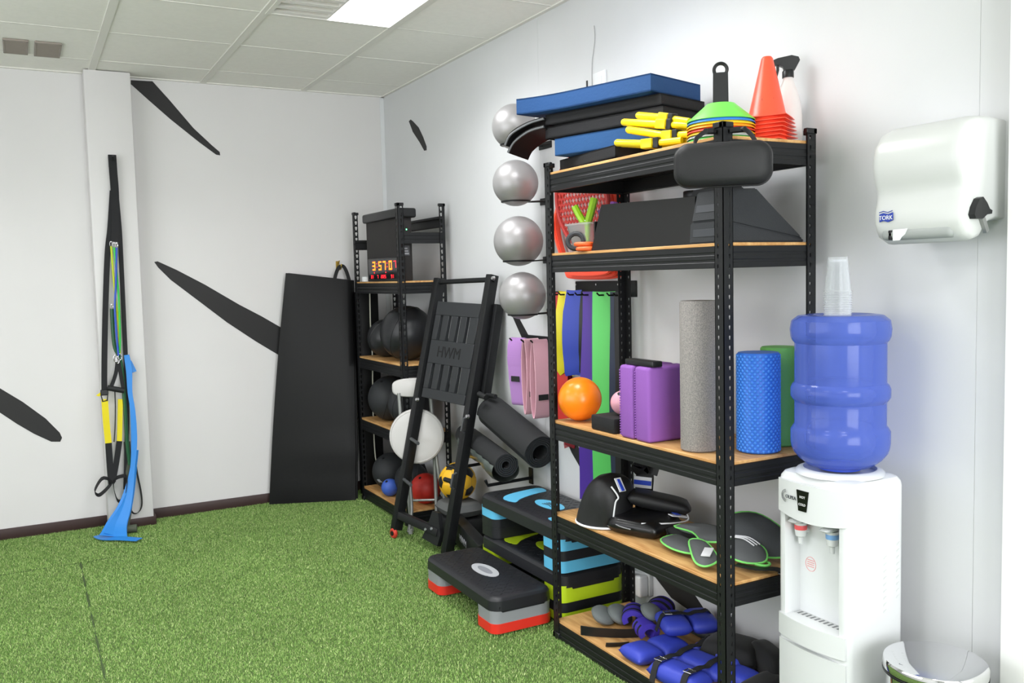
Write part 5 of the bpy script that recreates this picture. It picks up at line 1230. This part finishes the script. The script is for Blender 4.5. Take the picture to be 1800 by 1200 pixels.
# ================================================================== FOURTH BOARD: BLACK SANDBAG WEIGHTS, GREY WEIGHTS
Z4=.4855
NY=mat('nylon_black',(22,22,24),.5,bump=.5,bscale=25); WT=mat('trim_white',(225,226,230),.6); BLS=mat('stripe_blue',(40,70,190),.6)
def sandbag():
    c=Vector((-.335,-2.955,Z4)); t=thing('weight_bag','domed black fabric weight bag with white trim on the fourth board','weight bag',c)
    b_=B(); n=30;m_=14; vs=[];fs=[]
    for i in range(m_+1):
        f=i/m_
        for j in range(n):
            a=2*math.pi*j/n
            R=.098*(1-.10*f)*(1-f**5)**.5+.004*math.sin(3*a+4*f); R=max(R,.001)
            x=R*math.cos(a)*1.0+.012*f; y=R*math.sin(a)*1.05-.03*f; z=.185*f+.012*math.sin(2*a+1)*f*(1-f)*4
            vs.append(c+Vector((x,y,z)))
    for i in range(m_):
        for j in range(n): fs.append((i*n+j,i*n+(j+1)%n,(i+1)*n+(j+1)%n,(i+1)*n+j))
    b_._add(vs,fs); b_.done('bag',NY,t,sharp=1.4)
    B().tube([c+Vector((.100*math.cos(a),.105*math.sin(a),.006)) for a in np.linspace(0,2*math.pi,36,endpoint=False)],.004,6,closed=True).done('hem_trim',WT,t)
    B().tube(smooth_path([c+Vector((-.035,-.098,.155)),c+Vector((-.02,-.118,.12)),c+Vector((-.028,-.112,.10)),c+Vector((-.036,-.108,.04))],4),.003,6).done('side_trim',WT,t)
    B().ribbon([c+Vector((.0,-.085,.178)),c+Vector((.004,-.112,.135))],(1,.25,0),.030,.004).done('cuff_band',WT,t); B().ribbon([c+Vector((.0,-.0895,.1745)),c+Vector((.004,-.1155,.1385))],(1,.25,0),.012,.004).done('cuff_stripe',BLS,t)
    # strap with striped label rising behind
    t=thing('weight_strap','black strap with blue and white stripes curling up behind the weight bag','strap',(-.2,-3.0,Z4))
    B().ribbon(smooth_path([(-.19,-3.00,Z4+.03),(-.19,-3.00,Z4+.10),(-.185,-3.00,Z4+.165),(-.20,-2.995,Z4+.188),(-.185,-3.03,Z4+.205),(-.165,-3.06,Z4+.198)],6),(.6,-.8,0),.065,.008).done('strap',NY,t,sharp=1.0)
    B().ribbon([(-.199,-3.006,Z4+.118),(-.197,-3.006,Z4+.158)],(.6,-.8,0),.064,.006).done('white_patch',WT,t); B().ribbon([(-.203,-3.009,Z4+.130),(-.202,-3.009,Z4+.146)],(.6,-.8,0),.064,.003).done('blue_stripe',BLS,t)
    text('lettering','ZULU',.018,frame((-.205,-3.01,Z4+.100),(.6,-.8,0),(0,0,1)),WT,t)
    # lying flat pouch
    t=thing('weight_pouch','flat glossy black weight pouch lying in front of the weight bag','weight bag',(-.28,-3.12,Z4))
    GL=mat('nylon_gloss',(18,18,20),.3,bump=.6,bscale=30)
    b_=B(); b_.M=Matrix.Translation((-.285,-3.125,Z4+.032))@Matrix.Rotation(.35,4,'Z')@Matrix.Rotation(-.06,4,'Y'); b_.pillow((0,0,0),.092,.105,.030,16,.3); b_.done('pouch',GL,t,sharp=1.4)
    b_=B(); b_.M=Matrix.Translation((-.20,-3.10,Z4+.088))@Matrix.Rotation(.9,4,'Z')@Matrix.Rotation(.20,4,'X'); b_.pillow((0,0,0),.060,.115,.026,14,.35); b_.done('rolled_flap',NY,t,sharp=1.4)
    b_=B(); b_.tube(smooth_path([(-.36,-3.03,Z4+.05),(-.385,-3.10,Z4+.034),(-.375,-3.17,Z4+.032)],4),.0022,6); b_.done('seam_trim',mat('trim_grey',(130,132,136),.5),t)
    b_=B(); b_.tube(smooth_path([(-.345,-3.19,Z4+.052),(-.26,-3.235,Z4+.050),(-.175,-3.225,Z4+.045),(-.150,-3.19,Z4+.058)],4),.0026,6); b_.done('edge_trim',WT,t)
    B().ribbon([(-.225,-3.195,Z4+.064),(-.165,-3.20,Z4+.052)],(.2,1,0),.028,.003).done('corner_patch',WT,t); B().ribbon([(-.21,-3.195,Z4+.0675),(-.19,-3.197,Z4+.0635)],(.2,1,0),.028,.0015).done('corner_stripe',BLS,t)
sandbag()
GW=mat('neoprene_grey',(88,90,92),.8,bump=.3,bscale=300); GT=mat('trim_green',(128,222,112),.6)
def pad3(t,nm,pts,th,m=GW,trim=True,sub=4):
    # cushion from a closed 3d outline
    P=smooth_path(pts,sub,closed=True); c=sum(P,Vector())/len(P); n=len(P); K=5; b_=B(); vs=[];fs=[]
    for s_ in(1,-1):
        for k in range(K+1):
            f=k/K; h=math.sqrt(max(0,1-f**3))*th/2*s_
            for p in P: q=c.lerp(p,f); vs.append(q+Vector((0,0,h)))
    for s_ in(0,1):
        o=s_*(K+1)*n
        for k in range(K):
            for j in range(n): fs.append((o+k*n+j,o+k*n+(j+1)%n,o+(k+1)*n+(j+1)%n,o+(k+1)*n+j))
    b_._add(vs,fs); bmesh.ops.remove_doubles(b_.bm,verts=b_.bm.verts[:],dist=1e-5); o=b_.done(nm,m,t,sharp=1.4)
    if trim: B().tube(P,.0032,6,closed=True).done('green_trim',GT,o)
    return o
t=thing('wrist_weight','grey neoprene weight with bright green trim lying by the near post','wrist weight',(-.30,-3.44,Z4),'grey weights with green trim')
pad3(t,'pad',[(-.345,-3.295,Z4+.024),(-.285,-3.30,Z4+.030),(-.285,-3.38,Z4+.028),(-.315,-3.47,Z4+.026),(-.355,-3.45,Z4+.020),(-.365,-3.37,Z4+.018)],.026)
pad3(t,'pad',[(-.285,-3.29,Z4+.058),(-.225,-3.36,Z4+.070),(-.205,-3.46,Z4+.070),(-.255,-3.50,Z4+.056),(-.300,-3.45,Z4+.050),(-.275,-3.37,Z4+.055)],.028)
pad3(t,'cuff',[(-.335,-3.43,Z4+.055),(-.315,-3.48,Z4+.058),(-.335,-3.56,Z4+.030),(-.385,-3.57,Z4+.018),(-.395,-3.53,Z4+.018),(-.365,-3.47,Z4+.034)],.024)
B().ribbon([(-.372,-3.545,Z4+.040),(-.335,-3.52,Z4+.052)],(.4,-1,0),.028,.003).done('stripe_patch',WT,t)
B().ribbon(smooth_path([(-.30,-3.28,Z4+.012),(-.27,-3.26,Z4+.02),(-.20,-3.32,Z4+.03)],4),(0.1,.4,1),.05,.006).done('strap',NY,t)
t=thing('wrist_weight','dark grey neoprene weight with green trim propped up against the near corner','wrist weight',(-.17,-3.58,Z4),'grey weights with green trim')
pad3(t,'pad',[(-.265,-3.50,Z4+.075),(-.215,-3.475,Z4+.125),(-.125,-3.50,Z4+.125),(-.085,-3.575,Z4+.085),(-.095,-3.655,Z4+.035),(-.17,-3.63,Z4+.022),(-.225,-3.58,Z4+.035)],.035,mat('neoprene_dark',(74,77,80),.8,bump=.3,bscale=300))
pad3(t,'cuff',[(-.275,-3.53,Z4+.060),(-.225,-3.54,Z4+.070),(-.190,-3.60,Z4+.050),(-.225,-3.645,Z4+.026),(-.275,-3.62,Z4+.022),(-.30,-3.57,Z4+.034)],.03)
for k in range(3): B().tube(smooth_path([(-.268+.012*k,-3.535,Z4+.080),(-.240+.012*k,-3.565,Z4+.077),(-.228+.012*k,-3.60,Z4+.062)],4),.0022,5).done('stripe',WT,t)
B().tube([(-.235+.022*math.cos(a),-3.635+.030*math.sin(a),Z4+.020) for a in np.linspace(0,2*math.pi,18,endpoint=False)],.004,6,closed=True).done('green_ring',GT,t)
B().ribbon(smooth_path([(-.30,-3.60,Z4+.016),(-.27,-3.655,Z4+.014),(-.22,-3.69,Z4+.012),(-.19,-3.71,Z4-.012)],4),(.7,.5,0),.026,.004).done('strap',NY,t)
B().tube([(-.225,-3.695,Z4+.004),(-.185,-3.712,Z4-.014),(-.16,-3.705,Z4-.010)],.003,6).done('buckle',STEEL,t)
# ================================================================== LOWEST BOARD: ANKLE WEIGHTS
Z5=.0725
BW=mat('nylon_blue',(52,66,176),.5,bump=.4,bscale=40); PW=mat('nylon_violet',(66,50,170),.55,bump=.4,bscale=60); GB_=mat('neoprene_pale',(110,116,116),.8)
def ankle(o,xd,segs,lab,m,w=.075,l=.085,h=.026,strapn=1,rise=0):
    xd=Vector(xd).normalized(); o=Vector(o); t=thing('ankle_weight',lab,'ankle weight',o,'blue sand-filled ankle weights')
    Yd=Vector((0,0,1)).cross(xd)
    for k in range(segs):
        c=o+xd*(l*k)+Vector((0,0,h+.002+rise*k)); b_=B(); b_.M=frame(c,xd,Yd); b_.pillow((0,0,0),l*.51,w*.52,h,14,.55); b_.done('sand_pocket',m,t,sharp=1.4)
    for s_ in range(strapn):
        off=(s_-(strapn-1)/2)*w*.6
        P=[o+xd*(-l*.62)+Yd*off+Vector((0,0,.008))]
        for k in range(segs):
            for q in(-.42,-.2,.05,.3): P.append(o+xd*(l*(k+q))+Yd*off+Vector((0,0,(h*2+.006 if abs(q)<.35 else h*1.82+.005)+rise*(k+q))))
        P.append(o+xd*(l*(segs-.42))+Yd*off+Vector((0,0,.008)))
        B().ribbon(smooth_path(P,3),Yd,.022,.003).done('strap',SBK,t,sharp=1.2)
        c=P[2]+Vector((0,0,.004)); e=B(); e.M=frame(c,xd,Yd); e.tube([(-.012,-.015,0),(.012,-.015,0),(.012,.015,0),(-.012,.015,0)],.0022,6,closed=True); e.done('buckle',STEEL,t)
    return t
ankle((-.362,-3.205,Z5),(1,-.02,0),2,'blue ankle weight with two bare pockets at the board edge',BW,.125,.112,.025,0)
ankle((-.370,-3.415,Z5),(1,.17,0),3,'blue ankle weight with two black straps and steel buckles',BW,.20,.104,.031,2,.003)
ankle((-.195,-3.165,Z5+.050),(.80,-.30,0),2,'blue ankle weight piled on the others towards the wall',BW,.15,.10,.030,1)
ankle((-.215,-3.53,Z5),(.8,.1,0),1,'single blue ankle weight showing beyond the near post',BW,.11,.10,.028,0)
def cuffs(c,m,lab,r=.034,w=.05,rot=0,strap_=True):
    c=Vector(c); t=thing('wrist_cuff',lab,'wrist weight',c-Vector((0,0,r)),'rolled wrist weights'); M=Matrix.Translation(c)@Matrix.Rotation(rot,4,'Z'); b_=B(); b_.M=M
    P=[(0,r*.95*math.cos(a)*(1+.06*math.sin(3*a)),r*math.sin(a)*.85) for a in np.linspace(-.5,4.4,26)]
    b_.ribbon(P,(1,0,0),w,.020); b_.done('cuff',m,t,sharp=1.3)
    for k in(-1,1):
        b_=B(); b_.M=M; b_.ribbon([(k*w*.25,p[1]*1.32,p[2]*1.32) for p in P],(1,0,0),w*.16,.003); b_.done('strap',SBK,t,sharp=1.3)
cuffs((-.215,-2.96,Z5+.042),PW,'violet wrist weight rolled up next to the grey discs',.032,.085,.9)
cuffs((-.115,-2.985,Z5+.050),PW,'violet wrist weight with black straps nearest the wall charger',.040,.085,.6)
cuffs((-.245,-3.075,Z5+.036),PW,'violet wrist weight curled in front of the blue pile',.030,.07,1.3)
for c,lab,s in(((-.285,-2.865,Z5+.030),'grey padded disc farthest along the lowest board',1.0),((-.230,-2.895,Z5+.032),'grey padded disc between the other disc and the violet weights',1.05),((-.200,-3.05,Z5+.085),'grey padded disc under the piled blue weight',.9)):
    t=thing('padded_disc',lab,'hand weight',Vector(c)-Vector((0,0,.03)),'grey padded discs'); b_=B(); b_.M=Matrix.Translation(c)@Matrix.Rotation(.7,4,'Z')@Matrix.Rotation(.5,4,'X'); b_.sphere((0,0,0),.058*s,26,1,.8,.42); b_.done('pad',GB_,t,sharp=2)
    b_=B(); b_.M=Matrix.Translation(c)@Matrix.Rotation(.7,4,'Z')@Matrix.Rotation(.5,4,'X'); b_.tube([(.0575*s*math.cos(a),.0458*s*math.sin(a),0) for a in np.linspace(0,2*math.pi,24,endpoint=False)],.003,6,closed=True); b_.done('edge_seam',GB_,t)
def looseStrap(pts,w,lab):
    t=thing('loose_strap',lab,'strap',pts[0],'loose black straps on the lowest board'); B().ribbon(smooth_path(pts,5),(.3,-.5,.8),w,.004).done('webbing',NY,t,sharp=1.2)
looseStrap([(-.425,-2.925,Z5+.022),(-.385,-2.965,Z5+.020),(-.31,-3.02,Z5+.018),(-.25,-3.06,Z5+.022)],.036,'wide black strap lying at the far end of the lowest board')
looseStrap([(-.405,-3.055,Z5+.010),(-.36,-3.075,Z5+.008),(-.33,-3.09,Z5+.010)],.016,'narrow black strap end beside the two blue pockets')
t=thing('black_bundle','crumpled black fabric bundle behind the near post on the lowest board','bundle',(-.15,-3.5,Z5))
b_=B(); b_.M=Matrix.Translation((-.13,-3.40,Z5+.050))@Matrix.Rotation(.4,4,'Z'); b_.pillow((0,0,0),.075,.10,.046,14,.4); b_.done('fold',BLACKF,t,sharp=1.4)
b_=B(); b_.M=Matrix.Translation((-.10,-3.53,Z5+.060))@Matrix.Rotation(-.3,4,'Z'); b_.pillow((0,0,0),.035,.09,.05,12,.4); b_.done('fold',BLACKF,t,sharp=1.4)
b_=B(); b_.M=Matrix.Translation((-.21,-3.61,Z5+.030))@Matrix.Rotation(.2,4,'Z'); b_.pillow((0,0,0),.10,.045,.028,12,.4); b_.done('fold',BLACKF,t,sharp=1.4)
